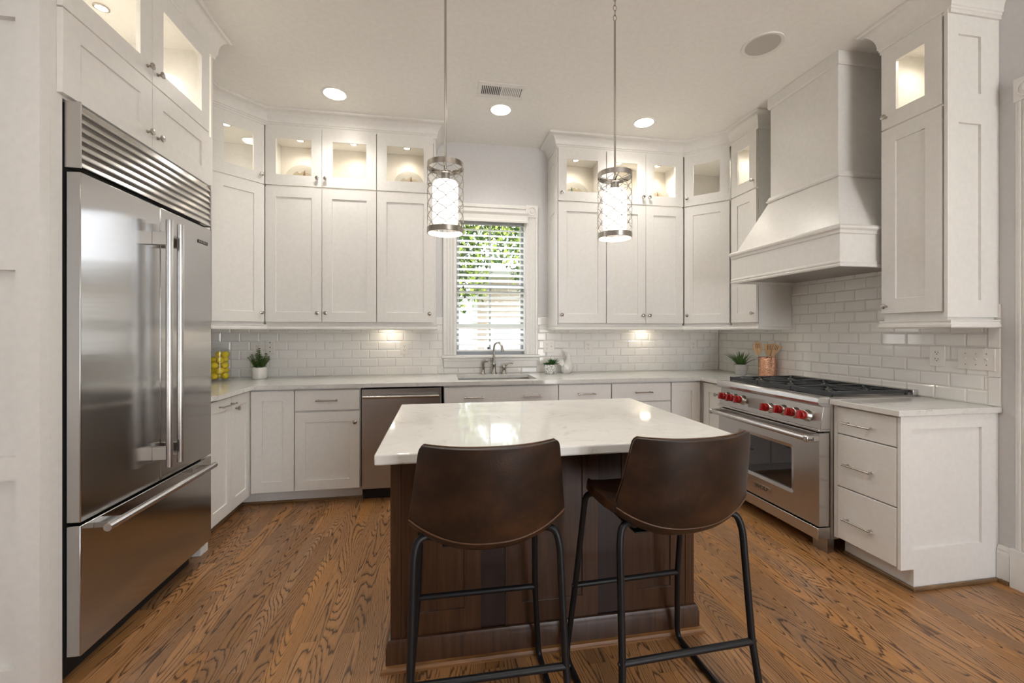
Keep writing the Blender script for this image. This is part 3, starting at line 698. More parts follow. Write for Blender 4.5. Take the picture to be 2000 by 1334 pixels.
# ------------------------------------------------------------------ worktops, sink, faucet
ct = MB(); z0, z1 = CT-.030, CT; F = 3.372
SX0, SX1, SY0, SY1 = .150, .815, 3.500, 3.905
ct.box(XL+.001, -1.355, 2.880, F, z0, z1).box(XL+.001, -1.375, 2.813, 2.880, z0, z1)
ct.box(XL+.001, SX0, F, YB-.001, z0, z1).box(SX1, XR-.001, F, YB-.001, z0, z1).box(SX0, SX1, F, SY0, z0, z1).box(SX0, SX1, SY1, YB-.001, z0, z1)
ct.box(2.2586, XR-.001, 3.056, F, z0, z1)
tag(obj('countertop', ct, 'quartz', bev=.0), 'long white quartz worktop running from the refrigerator under the window to the stove', 'countertop')
o = obj('countertop', MB().box(2.2586, XR-.001, 1.749, 2.134, z0, z1), 'quartz', bev=.003); tag(o, 'short white quartz worktop right of the stove', 'countertop')
sk = thing('sink', 'undermount stainless steel sink below the window', 'sink', ((SX0+SX1)/2, (SY0+SY1)/2, z0))
a, c = (SX1-SX0)/2+.006, (SY1-SY0)/2+.006
s_ = MB(); R1 = [(-a, -c), (a, -c), (a, c), (-a, c)]; q = .94
vs = [(x, y, -.001) for x, y in R1]+[(x*q, y*q, -.20) for x, y in R1]+[((a+.02)*(1 if x > 0 else -1), (c+.02)*(1 if y > 0 else -1), -.001) for x, y in R1]
s_.add(vs, [(i, (i+1)%4, 4+(i+1)%4, 4+i) for i in range(4)]+[(4, 5, 6, 7)]+[(i, 8+i, 8+(i+1)%4, (i+1)%4) for i in range(4)])
so_ = obj('basin', s_, 'steel_r', sk); sm = so_.modifiers.new('solidify', 'SOLIDIFY'); sm.thickness = .002
obj('drain', MB().lathe([(.045, 0), (.040, .003), (.001, .001)], 20, (0, .02, -.199)), 'chrome', sk, smooth=True)
fa = thing('faucet', 'brushed nickel gooseneck faucet behind the sink', 'faucet', (.503, 3.965, CT))
obj('base', MB().lathe([(.030, 0), (.030, .008), (.024, .018), (.019, .040), (.017, .075), (.021, .085), (.021, .093), (.012, .100), (.011, .12)], 24), 'nickel', fa, smooth=50)
ar = [(0, 0, .11), (0, 0, .20)]+[(.004-.004*math.cos(a_)+.026*(1-math.cos(a_)), -.060*(1-math.cos(a_)), .245+.055*math.sin(a_)) for a_ in [PI*i/12 for i in range(13)]]+[(.066, -.128, .215)]
obj('spout', MB().tube(ar, [.0105]*(len(ar)-3)+[.0115, .013, .015], 16), 'nickel', fa, smooth=50)
obj('ornament', MB().lathe([(.001, 0), (.008, .004), (.004, .012), (.009, .020), (.004, .030), (.001, .034)], 14, (-.020, 0, .120)).tube([(-.02, 0, .125), (0, 0, .115)], .005, 8), 'nickel', fa, smooth=50)
sy = thing('side_sprayer', 'brushed nickel side sprayer left of the faucet', 'sprayer', (.402, 3.975, CT))
obj('base', MB().lathe([(.024, 0), (.024, .006), (.017, .014), (.0145, .055), (.017, .06), (.017, .068), (.011, .072)], 20), 'nickel', sy, smooth=50)
obj('spray_head', MB().tube([(0, 0, .07), (-.003, 0, .092), (.004, -.006, .112), (.022, -.016, .126), (.042, -.024, .124)], [.012, .014, .014, .013, .015], 14), 'nickel', sy, smooth=50)
lv = thing('faucet_lever', 'brushed nickel single lever valve right of the faucet', 'faucet handle', (.600, 3.960, CT))
obj('base', MB().lathe([(.028, 0), (.028, .008), (.020, .018), (.017, .050), (.022, .056), (.022, .064), (.019, .078), (.006, .092), (.004, .094)], 20), 'nickel', lv, smooth=50)
obj('lever', MB().tube([(.0, 0, .072), (.022, -.008, .084), (.040, -.014, .100), (.062, -.020, .104), (.082, -.026, .100)], [.008, .006, .006, .006, .008], 12), 'nickel', lv, smooth=50)

# ------------------------------------------------------------------ drawer cabinet right of the stove
rc = thing('base_cabinet', 'white three-drawer base cabinet with panelled end at the right of the stove', 'cabinet', (2.287, 2.134, 0), -PI/2)
w = 2.134-1.765; dep = XR-2.287-.001
obj('body', MB().box(.0005, w-.017, .022, dep, .105, CT-.0315).box(.0005, w-.017, .080, dep, .0, .105).box(.0005, .024, .004, .022, .105, CT-.0315), 'cab', rc)
sp = side_panel(.078, dep, 0, CT-.0315, [(.078, dep-.095, .203, .812)], w, w-.016)
pn = [(0, .110, .203), (0, .203, .812)]
mb = MB()
def quad(a, c, p, q, x): mb.add([(x, a, p), (x, c, p), (x, c, q), (x, a, q)], [(0, 1, 2, 3)])
E1, E2 = .070, dep-.110
sp = side_panel(0, dep, .105, CT-.0315, [(E1, E2, .203, .812)], w, w-.016)
sp.box(w-.016, w, .078, dep, 0, .105)
obj('end_panel', sp, 'cab', rc)
X1 = w-.020
for z0_, z1_ in ((.722, .874), (.417, .716), (.112, .411)):
    d = drawer(rc, .026, X1-.001, z0_, z1_, (.157,), pz=(.789 if z0_ > .7 else (.552 if z0_ > .4 else .240)))

# ------------------------------------------------------------------ gas range
rg = thing('gas_range', 'stainless steel gas range with red knobs and black grates', 'stove', (2.185, 3.050, 0), -PI/2); w = .913
obj('body', MB().box(.0, w, .085, .700, .085, .900), 'steel_side', rg)
obj('cooktop', MB().box(.002, w-.002, .075, .700, .900, .922), 'steel_side', rg)
bn = MB(); bn.prism_x([(0.004, .880), (-.004, .895), (.0, .918), (.012, .926), (.075, .926), (.09, .90), (.09, .868), (.03, .868)], -.002, w+.002)
obj('bullnose', bn, 'steel_r', rg, bev=.0015)
cpn = MB(); cpn.prism_x([(.036, .868), (.016, .735), (.085, .735), (.085, .868)], 0, w); obj('control_panel', cpn, 'steel_r', rg, bev=.002)
obj('oven_vent', MB().box(.004, w-.004, .045, .085, .712, .734), 'black', rg)
obj('vent_trim', MB().box(.0, w, .006, .085, .722, .7345), 'steel_r', rg, bev=.002)
tlt = math.atan2(.020, .133)
for i, (kx, kz) in enumerate(((.088, .806), (.175, .806), (.258, .806), (.521, .794), (.634, .800), (.728, .800), (.815, .800))):
    yf = .016+.020*(kz-.735)/.133
    bz = MB().lathe([(.036, 0), (.036, -.004), (.031, -.010), (.029, -.028), (.026, -.030)], 28, (0, 0, 0), 'y')
    kb = obj('knob_bezel', bz, 'chrome' if i == 3 else 'nickel', rg, smooth=50); kb.location = (kx, yf, kz); kb.rotation_euler = (-tlt, 0, 0)
    km = MB().lathe([(.026, -.028), (.027, -.034), (.0265, -.052), (.024, -.056), (.0005, -.057)], 24, (0, 0, 0), 'y')
    km.box(-.0085, .0085, -.076, -.050, -.0245, .0245)
    k_ = obj('knob', km, 'red', rg, smooth=40, bev=.002); k_.location = (kx, yf, kz); k_.rotation_euler = (-tlt, 0, 0)
ds = obj('display', MB().box(-.075, .075, -.003, .002, -.036, .036), 'steel_side', rg, bev=.002); ds.location = (.392, .026, .802); ds.rotation_euler = (-tlt, 0, 0)
# oven door with window
ad = shaker_mb(.004, w-.004, .163, .712, 0, 0, 0)
ow0, ow1, oz0, oz1 = .250, .705, .312, .575
dm = MB(); yD = .012
O = [(.004, .163), (w-.004, .163), (w-.004, .712), (.004, .712)]
def rr(x0, x1, z0, z1, r, n=5):
    P = []
    for cx, cz, a0 in ((x0+r, z0+r, PI), (x1-r, z0+r, 1.5*PI), (x1-r, z1-r, 0), (x0+r, z1-r, PI/2)):
        for k in range(n): a = a0+PI/2*k/(n-1); P.append((cx+r*math.cos(a), cz+r*math.sin(a)))
    return P
I1 = rr(ow0-.022, ow1+.022, oz0-.022, oz1+.022, .022); I2 = rr(ow0, ow1, oz0, oz1, .012)
nI = len(I1); OO = []
for k, (x, z) in enumerate(I1): OO.append(O[k//5])
vs = [(x, yD, z) for x, z in OO]+[(x, yD, z) for x, z in I1]+[(x, yD+.006, z) for x, z in I2]+[(x, yD+.016, z) for x, z in I2]
fs = []
for k in range(nI):
    j = (k+1) % nI
    fs += [(k, j, nI+j, nI+k), (nI+k, nI+j, 2*nI+j, 2*nI+k), (2*nI+k, 2*nI+j, 3*nI+j, 3*nI+k)]
dm.add(vs, fs); dm.add([(x, yD, z) for x, z in O]+[(x, .080, z) for x, z in O], [(i, 4+i, 4+(i+1)%4, (i+1)%4) for i in range(4)]+[(7, 6, 5, 4)])
od = obj('oven_door', dm, 'steel_r', rg)
obj('oven_window', MB().box(ow0-.004, ow1+.004, yD+.014, yD+.018, oz0-.004, oz1+.004), 'blackgl', od)
h = MB().tube([(.015, -.058, .683), (w-.015, -.058, .683)], .0165, 24)
hd = obj('oven_handle', h, 'steel_r', od, smooth=50)
for x in (.013, w-.013):
    obj('handle_bracket', MB().box(x-.016, x+.016, -.078, yD, .664, .703), 'steel_r', hd, bev=.008)
    lg = MB()
    for a_, b_ in (((-.016, .008), (-.016, -.008)), ((-.016, -.008), (-.005, -.008)), ((-.005, -.008), (-.005, 0)), ((.005, 0), (.005, -.008)), ((.005, -.008), (.016, -.008)), ((.016, -.008), (.016, .008))):
        lg.box(min(a_[0], b_[0])-.0014, max(a_[0], b_[0])+.0014, -.0015, 0, min(a_[1], b_[1])-.0014, max(a_[1], b_[1])+.0014)
    if x > .5:
        e_ = obj('bracket_emblem', lg, 'slot', hd); e_.location = (x+.0165, -.052, .683); e_.rotation_euler = (0, 0, PI/2)
bg = obj('name_plate', MB().box(.385, .540, yD-.003, yD, .216, .252), 'nickel', od, bev=.001)
text('WOLF', .034, (.4625, yD-.0032, .234), (PI/2, 0, 0), 'slot', bg, 'lettering', .0006, 1.25)
obj('kick_panel', MB().box(.002, w-.002, .0, .085, .088, .155), 'steel_r', rg, bev=.002)
for x in (.055, w-.055):
    for y in (.10, .62): obj('foot', MB().prism([(x-.05, y-.03), (x+.05, y-.03), (x+.035, y+.03), (x-.035, y+.03)], 0, .085), 'steel_side', rg)
obj('back_guard', MB().box(0, w, .675, .715, .918, .955), 'steel_r', rg, bev=.003)
for gx in range(3):
    x0 = .012+gx*.297; x1 = x0+.292; gm = MB(); zt = .953
    for (a, c, p_, q_) in ((x0, x1, .105, .123), (x0, x1, .640, .658), (x0+.001, x0+.016, .1075, .656), (x1-.016, x1-.001, .1075, .656), (x0+.002, x1-.002, .373, .390)):
        gm.box(a, c, p_, q_, .928 if (q_-p_) < .3 and p_ < .11 else .934, zt if c-a > .1 and p_ != .373 else zt-.0006)
    for cy in (.243, .520):
        cx = (x0+x1)/2
        for k in range(4):
            a_ = PI/4+PI/2*k; c0, s0 = math.cos(a_), math.sin(a_)
            e1 = (cx+.030*c0, cy+.030*s0, zt-.006); e2 = (cx+.185*c0*.72, cy+.185*s0*.68, zt-.006)
            gm.tube([e1, e2], .0075, 4)
        gm.tube([(cx, cy-.03, zt-.006), (cx, cy-.13, zt-.006)], .0075, 4).tube([(cx, cy+.03, zt-.006), (cx, cy+.13, zt-.006)], .0075, 4)
    for (a, c) in ((x0+.006, .112), (x1-.006, .112), (x0+.006, .65), (x1-.006, .65)): gm.box(a-.006, a+.006, c-.006, c+.006, .9225, .935)
    obj('grate', gm, 'cast', rg)
    for cy in (.243, .520): obj('burner', MB().lathe([(.055, .9225), (.052, .930), (.040, .932), (.040, .938), (.022, .942), (.001, .942)], 24, ((x0+x1)/2, cy, 0)), 'cast', rg, smooth=40)

# ------------------------------------------------------------------ range hood
hd = thing('range_hood', 'large white painted chimney range hood over the stove', 'range hood', (XR-.001, 2.594, 0), -PI/2)
# local: x = -(Y-2.594), y = X-XR
def hx(X): return X-(XR-.001)
cw, mw = .281, .466
def frus(mb, w0, y0, z0, w1, y1, z1, yb=0):
    return mb.add([(-w0, y0, z0), (w0, y0, z0), (w0, yb, z0), (-w0, yb, z0), (-w1, y1, z1), (w1, y1, z1), (w1, yb, z1), (-w1, yb, z1)], [(0,3,2,1), (4,5,6,7), (0,1,5,4), (1,2,6,5), (2,3,7,6), (3,0,4,7)])
obj('chimney', frus(MB(), cw, hx(2.515), 2.325, cw, hx(2.515), H-.001), 'cab', hd, bev=.002)
obj('flare', frus(MB(), mw-.022, hx(2.345), 1.945, cw, hx(2.515), 2.325), 'cab', hd, bev=.002)
mt = MB(); mt.box(-mw, mw, hx(2.325), 0, 1.735, 1.945); 
mi = MB()
bandm = MB().box(-mw, mw, hx(2.325), hx(2.345), 1.705, 1.945).box(-mw, -mw+.02, hx(2.345), 0, 1.705, 1.945).box(mw-.02, mw, hx(2.345), 0, 1.705, 1.945).box(-mw+.02, mw-.02, hx(2.345), 0, 1.925, 1.945)
obj('mantel', bandm, 'cab', hd, bev=.001)
def ringprof(label, wd, yf, prof): 
    return obj(label, sweep([(-wd, 0), (-wd, yf), (wd, yf), (wd, 0)], prof, -1), 'cab', hd, smooth=30)
ringprof('top_trim', cw, hx(2.515), [(-.002, H-.085), (.008, H-.085), (.014, H-.075), (.014, H-.001), (-.002, H-.001)])
ringprof('middle_trim', cw, hx(2.515), [(-.01, 2.296), (.020, 2.306), (.024, 2.316), (.016, 2.322), (.012, 2.336), (.004, 2.346), (-.01, 2.346)])
ringprof('shelf_trim', mw, hx(2.325), [(-.002, 1.890), (.006, 1.896), (.008, 1.912), (.018, 1.922), (.020, 1.934), (.006, 1.948), (-.03, 1.952), (-.03, 1.93), (-.002, 1.92)])
ringprof('bottom_trim', mw, hx(2.325), [(-.020, 1.698), (.008, 1.698), (.010, 1.708), (.004, 1.714), (.008, 1.724), (.004, 1.736), (-.002, 1.738), (-.002, 1.704), (-.02, 1.704)])
obj('vent_insert', MB().box(-mw+.02, mw-.02, hx(2.345), 0, 1.715, 1.735), 'steel_side', hd)

# ------------------------------------------------------------------ island
it = MB().box(-.208, 1.122, 1.405, 2.370, CT-.036, CT)
tag(obj('island_countertop', it, 'quartz', bev=.006, seg=3), 'white quartz slab on top of the dark wood kitchen island', 'countertop')
il = thing('kitchen_island', 'dark stained wood island base with recessed panels facing the stools', 'kitchen island', (0, 0, 0))
IX0, IX1, IY0, IY1 = -.190, 1.103, 1.700, 2.340
obj('core', MB().box(IX0, IX1, IY0+.012, IY1, .0, CT-.0365), 'walnut', il)
for x0, x1 in ((IX0, -.150), (1.062, IX1)): obj('corner_post', MB().box(x0, x1, IY0-.002, IY0+.012, .10, CT-.037), 'walnut', il, bev=.0015)
for x0, x1 in ((.165, .262), (.660, .765)): obj('dark_filler', MB().box(x0, x1, IY0+.004, IY0+.012, .10, CT-.037), 'walnut2', il)
for x0, x1 in ((-.149, .164), (.263, .659), (.766, 1.061)):
    pm = shaker_mb(x0, x1, .100, CT-.037, .068, .075, .100, th=.0115, rec=.007, y=IY0)
    pm.box((x0+x1)/2-.001, (x0+x1)/2+.001, IY0+.0066, IY0+.008, .22, CT-.12)
    obj('panel', pm, 'walnut', il, bev=.001)
bbm = MB(); bpf = [(0, 0), (.016, 0), (.016, .085), (.013, .092), (.013, .100), (.008, .112), (0, .114)]
o = obj('base_board', sweep([(IX0, IY1), (IX0, IY0-.002), (IX1, IY0-.002), (IX1, IY1)], bpf, -1), 'walnut', il, smooth=30)
obj('shoe_molding', sweep([(IX0, IY1), (IX0, IY0-.002), (IX1, IY0-.002), (IX1, IY1)], [(.0165, 0), (.034, 0), (.033, .010), (.027, .018), (.0165, .022)], -1), 'oakshoe', il, smooth=30)

# ------------------------------------------------------------------ bar stools
def cat(P, t):
    n = len(P)-1; i = min(int(t*n), n-1); f = t*n-i
    p0, p1, p2, p3 = P[max(i-1, 0)], P[i], P[i+1], P[min(i+2, n)]
    return [.5*((2*b_)+(c_-a_)*f+(2*a_-5*b_+4*c_-d_)*f*f+(-a_+3*b_-3*c_+d_)*f**3) for a_, b_, c_, d_ in zip(p0, p1, p2, p3)]
# stations: y, zcentre, halfwidth, raise, forward
ST = [(.168, .722, .172, .002, -.010), (.15, .720, .204, .012, -.004), (.06, .696, .212, .036, 0), (-.04, .676, .214, .060, 0), (-.115, .671, .221, .080, .012), (-.180, .690, .2250, .070, .036), (-.214, .755, .223, .040, .062), (-.234, .845, .213, .012, .064), (-.247, .925, .203, .006, .058), (-.252, .974, .196, .006, .052), (-.254, .990, .186, .003, .048)]
def shell(t0, t1, n, u_n=22, off=0):
    P = []
    for i in range(n+1):
        y, z, hw, ra, fw = cat(ST, t0+(t1-t0)*i/n); row = []
        for j in range(u_n+1):
            u = -1+2*j/u_n; k = abs(u)**2.3
            row.append((hw*u, y+fw*k, z+ra*k))
        P.append(row)
    return P
def make_stool():
    t = thing('bar_stool', 'left brown leather bucket bar stool with black metal sled frame at the island', 'bar stool', (0, 0, 0), 0, 'leather bar stools at the island')
    tj = .54
    for nm, a_, c_ in (('seat', 0, tj), ('backrest', tj, 1)):
        o = obj(nm, MB().grid(shell(a_, c_, 16)), 'leather', t, smooth='all')
        m_ = o.modifiers.new('solid', 'SOLIDIFY'); m_.thickness = .026; m_.offset = 0; m_.use_even_offset = True
        bv = o.modifiers.new('bevel', 'BEVEL'); bv.width = .009; bv.segments = 3; bv.limit_method = 'ANGLE'; bv.angle_limit = math.radians(50)
    # piping along the seam on the outside, and around the rim of the back
    row = shell(tj, tj+.001, 1)[0]; A = shell(tj-.02, tj+.02, 2)
    seam = []
    for j, p_ in enumerate(row):
        tv = Vector(A[2][j])-Vector(A[0][j]); sv = Vector(row[min(j+1, 22)])-Vector(row[max(j-1, 0)]); nn = sv.cross(tv).normalized()
        if nn.z > 0 or nn.y > 0: nn = -nn if nn.y > 0 else nn
        seam.append(tuple(Vector(p_)+nn*.0135))
    obj('seam_piping', MB().tube(seam, .0028, 8), 'piping', t, smooth='all')
    E_ = shell(tj, 1, 14); rim = [E_[i][0] for i in range(1, 15)]+list(E_[14][1:-1])+[E_[i][22] for i in range(14, 0, -1)]
    rim = [tuple(Vector(p_)+Vector((0, .004, .0)) + (Vector((p_[0], 0, 0)).normalized()*.001 if j_ < 13 or j_ > len(rim)-14 else Vector((0, 0, .001)))) for j_, p_ in enumerate(rim)]
    obj('rim_stitching', MB().tube(rim, .0022, 6), 'piping', t, smooth='all')
    def frame(s):
        x0 = .250
        P = [(s*.150, -.128, .696), (s*.182, -.138, .710), (s*.208, -.148, .700), (s*.218, -.158, .655), (s*.226, -.190, .313), (s*.246, -.232, .040), (s*.249, -.240, .018), (s*x0, -.222, .0115)]
        P += [(s*x0, .215, .0115), (s*.248, .240, .018), (s*.245, .247, .045), (s*.224, .213, .313), (s*.208, .150, .680), (s*.197, .132, .702), (s*.170, .122, .700), (s*.13, .120, .694)]
        # round the corners
        Q = [P[0]]
        for i in range(1, len(P)-1):
            a_, b_, c_ = map(Vector, (P[i-1], P[i], P[i+1])); r1 = min(.4*(b_-a_).length, .02); r2 = min(.4*(c_-b_).length, .02)
            p1 = b_+(a_-b_).normalized()*r1; p2 = b_+(c_-b_).normalized()*r2
            for k in range(4):
                f = k/3; Q.append(tuple((p1*(1-f)+b_*f)*(1-f)+(b_*(1-f)+p2*f)*f))
        Q.append(P[-1]); return Q
    for s in (-1, 1): obj('leg_frame', MB().tube(frame(s), .0112, 12), 'black_metal', t, smooth='all')
    for nm, y, bx in (('foot_rest', .2125, .222), ("cross_bar", -.1905, .224)):
        o = obj(nm, MB().tube([(-bx, y, .313), (bx, y, .313)], .0105, 12).lathe([(.005, -bx-.016), (.006, -bx-.012), (.006, bx+.012), (.005, bx+.016)], 8, (0, y, .313), 'x'), 'black_metal', t, smooth=50)
    obj('seat_plate', MB().box(-.135, .135, -.10, .125, .652, .656), 'black_metal', t)
    return t
st1 = make_stool(); st1.location = (.143, 1.402, 0)
st2 = dup(st1, (.757, 1.390, 0), .04, 'right brown leather bucket bar stool with black metal sled frame at the island')

# ------------------------------------------------------------------ pendants
def pendant(x, y, zc, chain, label):
    t = thing('pendant_light', label, 'pendant lamp', (x, y, 0), 0, 'pendant lamps over the island'); R = .081; z0, z1 = zc-.145, zc+.150
    for nm, z in (('bottom_band', z0), ('top_band', z1)):
        obj(nm, MB().lathe([(R+.002, z-.012), (R+.002, z+.012), (R-.001, z+.012), (R-.001, z-.012)], 48, close=True), 'bronze' if x < .5 else 'nickel', t, smooth=30)
    obj('band_lining', MB().lathe([(R-.0015, z0-.0125), (R-.0015, z0+.0115), (R-.003, z0+.0115), (R-.003, z0-.0125)], 48, close=True), 'ring_in', t, smooth=30)
    n = 14; Pp = .0575; half = PI/n; mb = MB(); nodes = []
    zz0, zz1 = z0+.010, z1-.010
    for k in range(n):
        a0 = 2*PI*k/n; path = []
        for i in range(57):
            z = zz0+(zz1-zz0)*i/56; ph = 2*PI*(z-zz0)/Pp; s = math.sin(ph)
            s = math.copysign(abs(s)**.75, s)
            a = a0+(-1)**k*half*.90*s; path.append((R*math.cos(a), R*math.sin(a), z))
        mb.tube(path, .0014, 5)
        m_ = 0
        while True:
            z = zz0+Pp*(.25+.5*m_); m_ += 1
            if z > zz1: break
            sgn = (-1)**k*(1 if (m_-1) % 2 == 0 else -1)
            if sgn > 0: mb.box(-.0, .0, 0, 0, z, z) if False else mb.tube([(R*math.cos(a0+half*q_), R*math.sin(a0+half*q_), z) for q_ in (.78, 1.22)], .0018, 5)
    obj('lattice', mb, 'bronze' if x < .5 else 'nickel', t, smooth='all')
    obj('glass_shade', MB().lathe([(.001, z0+.022), (.035, z0+.022), (.053, z0+.030), (.058, z0+.045), (.058, z1-.085), (.050, z1-.072), (.022, z1-.068), (.001, z1-.068)], 36), 'shade', t, smooth=60)
    obj('socket', MB().lathe([(.020, z1-.072), (.020, z1-.034), (.024, z1-.030), (.010, z1-.020), (.006, z1)], 20), 'nickel', t, smooth=40)
    sp_ = MB()
    for k in range(3): a = 2*PI*k/3+.4; sp_.tube([(.006*math.cos(a), .006*math.sin(a), z1-.018), (R*math.cos(a), R*math.sin(a), z1-.004)], .0028, 6)
    obj('spoke', sp_, 'nickel', t, smooth='all')
    top = 2.83 if chain else H-.02
    obj('rod', MB().tube([(0, 0, z1-.02), (0, 0, top)], .0052, 12), 'nickel', t, smooth=50)
    obj('canopy', MB().lathe([(.062, H-.001), (.062, H-.010), (.045, H-.022), (.012, H-.028), (.001, H-.028)], 28), 'nickel', t, smooth=50)
    if chain:
        z = top+.008; k = 0
        while z < H-.03:
            c_ = [(.008*math.cos(a)*(k % 2 == 0), .008*math.cos(a)*(k % 2), z+.014*math.sin(a)+.006) for a in [2*PI*i/14 for i in range(14)]]
            obj('chain_link', MB().tube(c_, .0018, 6, closed=True), 'nickel', t, smooth='all'); z += .024; k += 1
    l = bpy.data.lights.new('pendant_bulb', 'POINT'); l.energy = 1.0; l.color = (1, .88, .72); l.shadow_soft_size = .03
    o = bpy.data.objects.new('pendant_bulb', l); C.objects.link(o); o.parent = t; o.location = (0, 0, z0+.008)
pendant(.0247, 1.95, 1.914, False, 'left pendant lamp with cylindrical metal lattice around a lit white shade')
pendant(.843, 1.95, 1.922, True, 'right pendant lamp with cylindrical metal lattice, hung on a chain above its rod')

# ------------------------------------------------------------------ ceiling fixtures
def downlight(x, y, label):
    t = thing('recessed_light', label, 'ceiling light', (x, y, H), 0, 'recessed ceiling lights')
    obj('trim_ring', MB().lathe([(.095, -.0005), (.094, -.004), (.080, -.006), (.076, -.001)], 40), 'trimw', t, smooth=50)
    obj('bulb', MB().lathe([(.0755, -.001), (.070, -.008), (.045, -.013), (.0005, -.015)], 32), 'bulb', t, smooth='all')
    l = bpy.data.lights.new('downlight', 'SPOT'); l.energy = 28 if y > 2 else 26; l.color = (1, .95, .885); l.spot_size = math.radians(140); l.spot_blend = .9; l.shadow_soft_size = .07
    o = bpy.data.objects.new('downlight', l); C.objects.link(o); o.parent = t; o.location = (0, 0, -.03)
downlight(-.783, 3.368, 'round recessed ceiling light above the left run of wall cabinets')
downlight(.485, 3.382, 'round recessed ceiling light above the sink, in front of the air vent')
downlight(1.728, 3.381, 'round recessed ceiling light above the right run of wall cabinets')
for dx_, dn in ((-.75, 'left'), (.5, 'middle'), (1.75, 'right')): downlight(dx_, .75, 'added recessed fill light, %s of the unseen row above the near side of the island' % dn)  # unseen row, added to give the room more warm light
sk_ = thing('ceiling_speaker', 'round grey ceiling speaker with white rim above the stove', 'speaker', (1.996, 2.346, H))
obj('rim', MB().lathe([(.122, -.0005), (.120, -.006), (.110, -.008), (.100, -.003)], 40), 'trimw', sk_, smooth=50)
obj('grille', MB().lathe([(.100, -.001), (.099, -.0035), (.0005, -.004)], 36), 'speaker', sk_, smooth=50)
vt = thing('air_vent', 'rectangular white ceiling air vent with dark slots', 'air vent', (.452, 3.116, H), 0)
vm = MB().box(-.178, .178, -.100, -.058, -.008, -.0005).box(-.178, .178, .058, .100, -.008, -.0005).box(-.178, -.148, -.058, .058, -.008, -.0005).box(.148, .178, -.058, .058, -.008, -.0005).box(-.006, .006, -.058, .058, -.007, -.0005)
obj('frame', vm, 'trimw', vt, bev=.001); obj('duct', MB().box(-.15, .15, -.06, .06, -.0012, -.0004), 'slot', vt)
lm = MB()
for s in (-1, 1):
    for i in range(10):
        x = s*(.014+i*.0137); lm.prism_x([(0, 0)]*0 or [(-.058, -.0065), (.058, -.0065), (.058, -.0045), (-.058, -.0045)], x-.003-(.002 if s > 0 else 0), x+.003+(.002 if s > 0 else 0))
obj('louvre', lm, 'trimw', vt)
# under-cabinet lights
for x, y, lab in ((-.45, 3.93, 'small warm under-cabinet light left of the window'), (2.02, 3.93, 'small warm under-cabinet light right of the window')):
    t = thing('under_cabinet_light', lab, 'cabinet light', (x, y, ZB-.001), 0, 'under-cabinet lights')
    obj('housing', MB().box(-.05, .05, -.02, .02, -.014, 0), 'trimw', t, bev=.003); obj('lens', MB().box(-.044, .044, -.015, .015, -.0165, -.0142), 'puck', t)
    l = bpy.data.lights.new('strip', 'AREA'); l.shape = 'RECTANGLE'; l.size = .09; l.size_y = .03; l.energy = .12; l.color = (1, .84, .62)
    o = bpy.data.objects.new('strip', l); C.objects.link(o); o.parent = t; o.location = (0, 0, -.019)

# ------------------------------------------------------------------ outlets and switches
def outlet(label, loc, rot, gangs=1, kind='outlet', w=None):
    t = thing('switch_plate' if kind in ('switch', 'dots') else 'wall_outlet', label, 'switch' if kind in ('switch', 'dots') else 'outlet', loc, rot)
    W2 = (w or .072+.046*(gangs-1))/2
    obj('cover_plate', MB().box(-W2, W2, -.006, 0, -.060, .060), 'plate_plastic', t, bev=.003)
    for g_ in range(gangs):
        x = (g_-(gangs-1)/2)*.046; k = kind if not isinstance(kind, tuple) else kind[g_]
        if k in ('outlet', 'gfci'):
            if k == 'gfci': obj('receptacle', MB().box(x-.017, x+.017, -.0075, -.006, -.034, .034), 'plate_plastic', t, bev=.001)
            for dz in (-.019, .019):
                if k == 'outlet': obj('receptacle', MB().lathe([(.0165, -.006), (.0165, -.0078), (.001, -.0080)], 20, (x, 0, dz), 'y'), 'plate_plastic', t, smooth=40)
                sm_ = MB().box(x-.0085, x-.0062, -.0086, -.0076, dz, dz+.009).box(x+.0062, x+.0085, -.0086, -.0076, dz, dz+.007).lathe([(.0028, -.0086), (.0028, -.0076)], 8, (x, 0, dz-.007), 'y')
                obj('socket_slots', sm_, 'slot', t)
        elif k == 'switch':
            obj('toggle', MB().prism_x([(-.006, -.008), (-.016, .004), (-.016, .009), (-.006, .006)], x-.005, x+.005).box(x-.007, x+.007, -.0068, -.006, -.013, .013), 'trimw', t)
            obj('screws', MB().lathe([(.003, -.007), (.003, -.006)], 8, (x, 0, .030), 'y').lathe([(.003, -.007), (.003, -.006)], 8, (x, 0, -.030), 'y'), 'nickel', t)
        elif k == 'dots':
            for dz in (-.038, 0, .042): obj('button', MB().lathe([(.0045, -.0078), (.0045, -.006)], 10, (x, 0, dz), 'y'), 'slot', t)
    return t
yo = YB-.0086
outlet('white wall outlet behind the leafy potted plant left of the stove corner', (-1.575, yo, 1.165), 0)
outlet('narrow wall plate with three dark buttons beside the leafy potted plant', (-1.474, yo, 1.176), 0, 1, 'dots', .075)
outlet('white wall outlet on the backsplash above the dishwasher', (-.323, yo, 1.163), 0)
outlet('double white wall plate with switch and outlet above the marbled pot', (1.056, yo, 1.170), 0, 2, ('outlet', 'switch'), .112)
outlet('white wall outlet on the backsplash right of the ceramic rooster', (1.457, yo, 1.166), 0)
outlet('white wall outlet on the backsplash near the right corner', (2.605, yo, 1.170), 0)
xo = XR-.0086
outlet('white wall outlet behind the wooden utensils on the stove wall', (xo, 3.300, 1.176), -PI/2)
outlet('white rectangular-faced wall outlet right of the stove', (xo, 2.035, 1.166), -PI/2, 1, 'gfci', .080)
t = outlet('white three-toggle switch plate at the right end of the backsplash', (xo, 1.852, 1.160), -PI/2, 3, 'switch', .165)

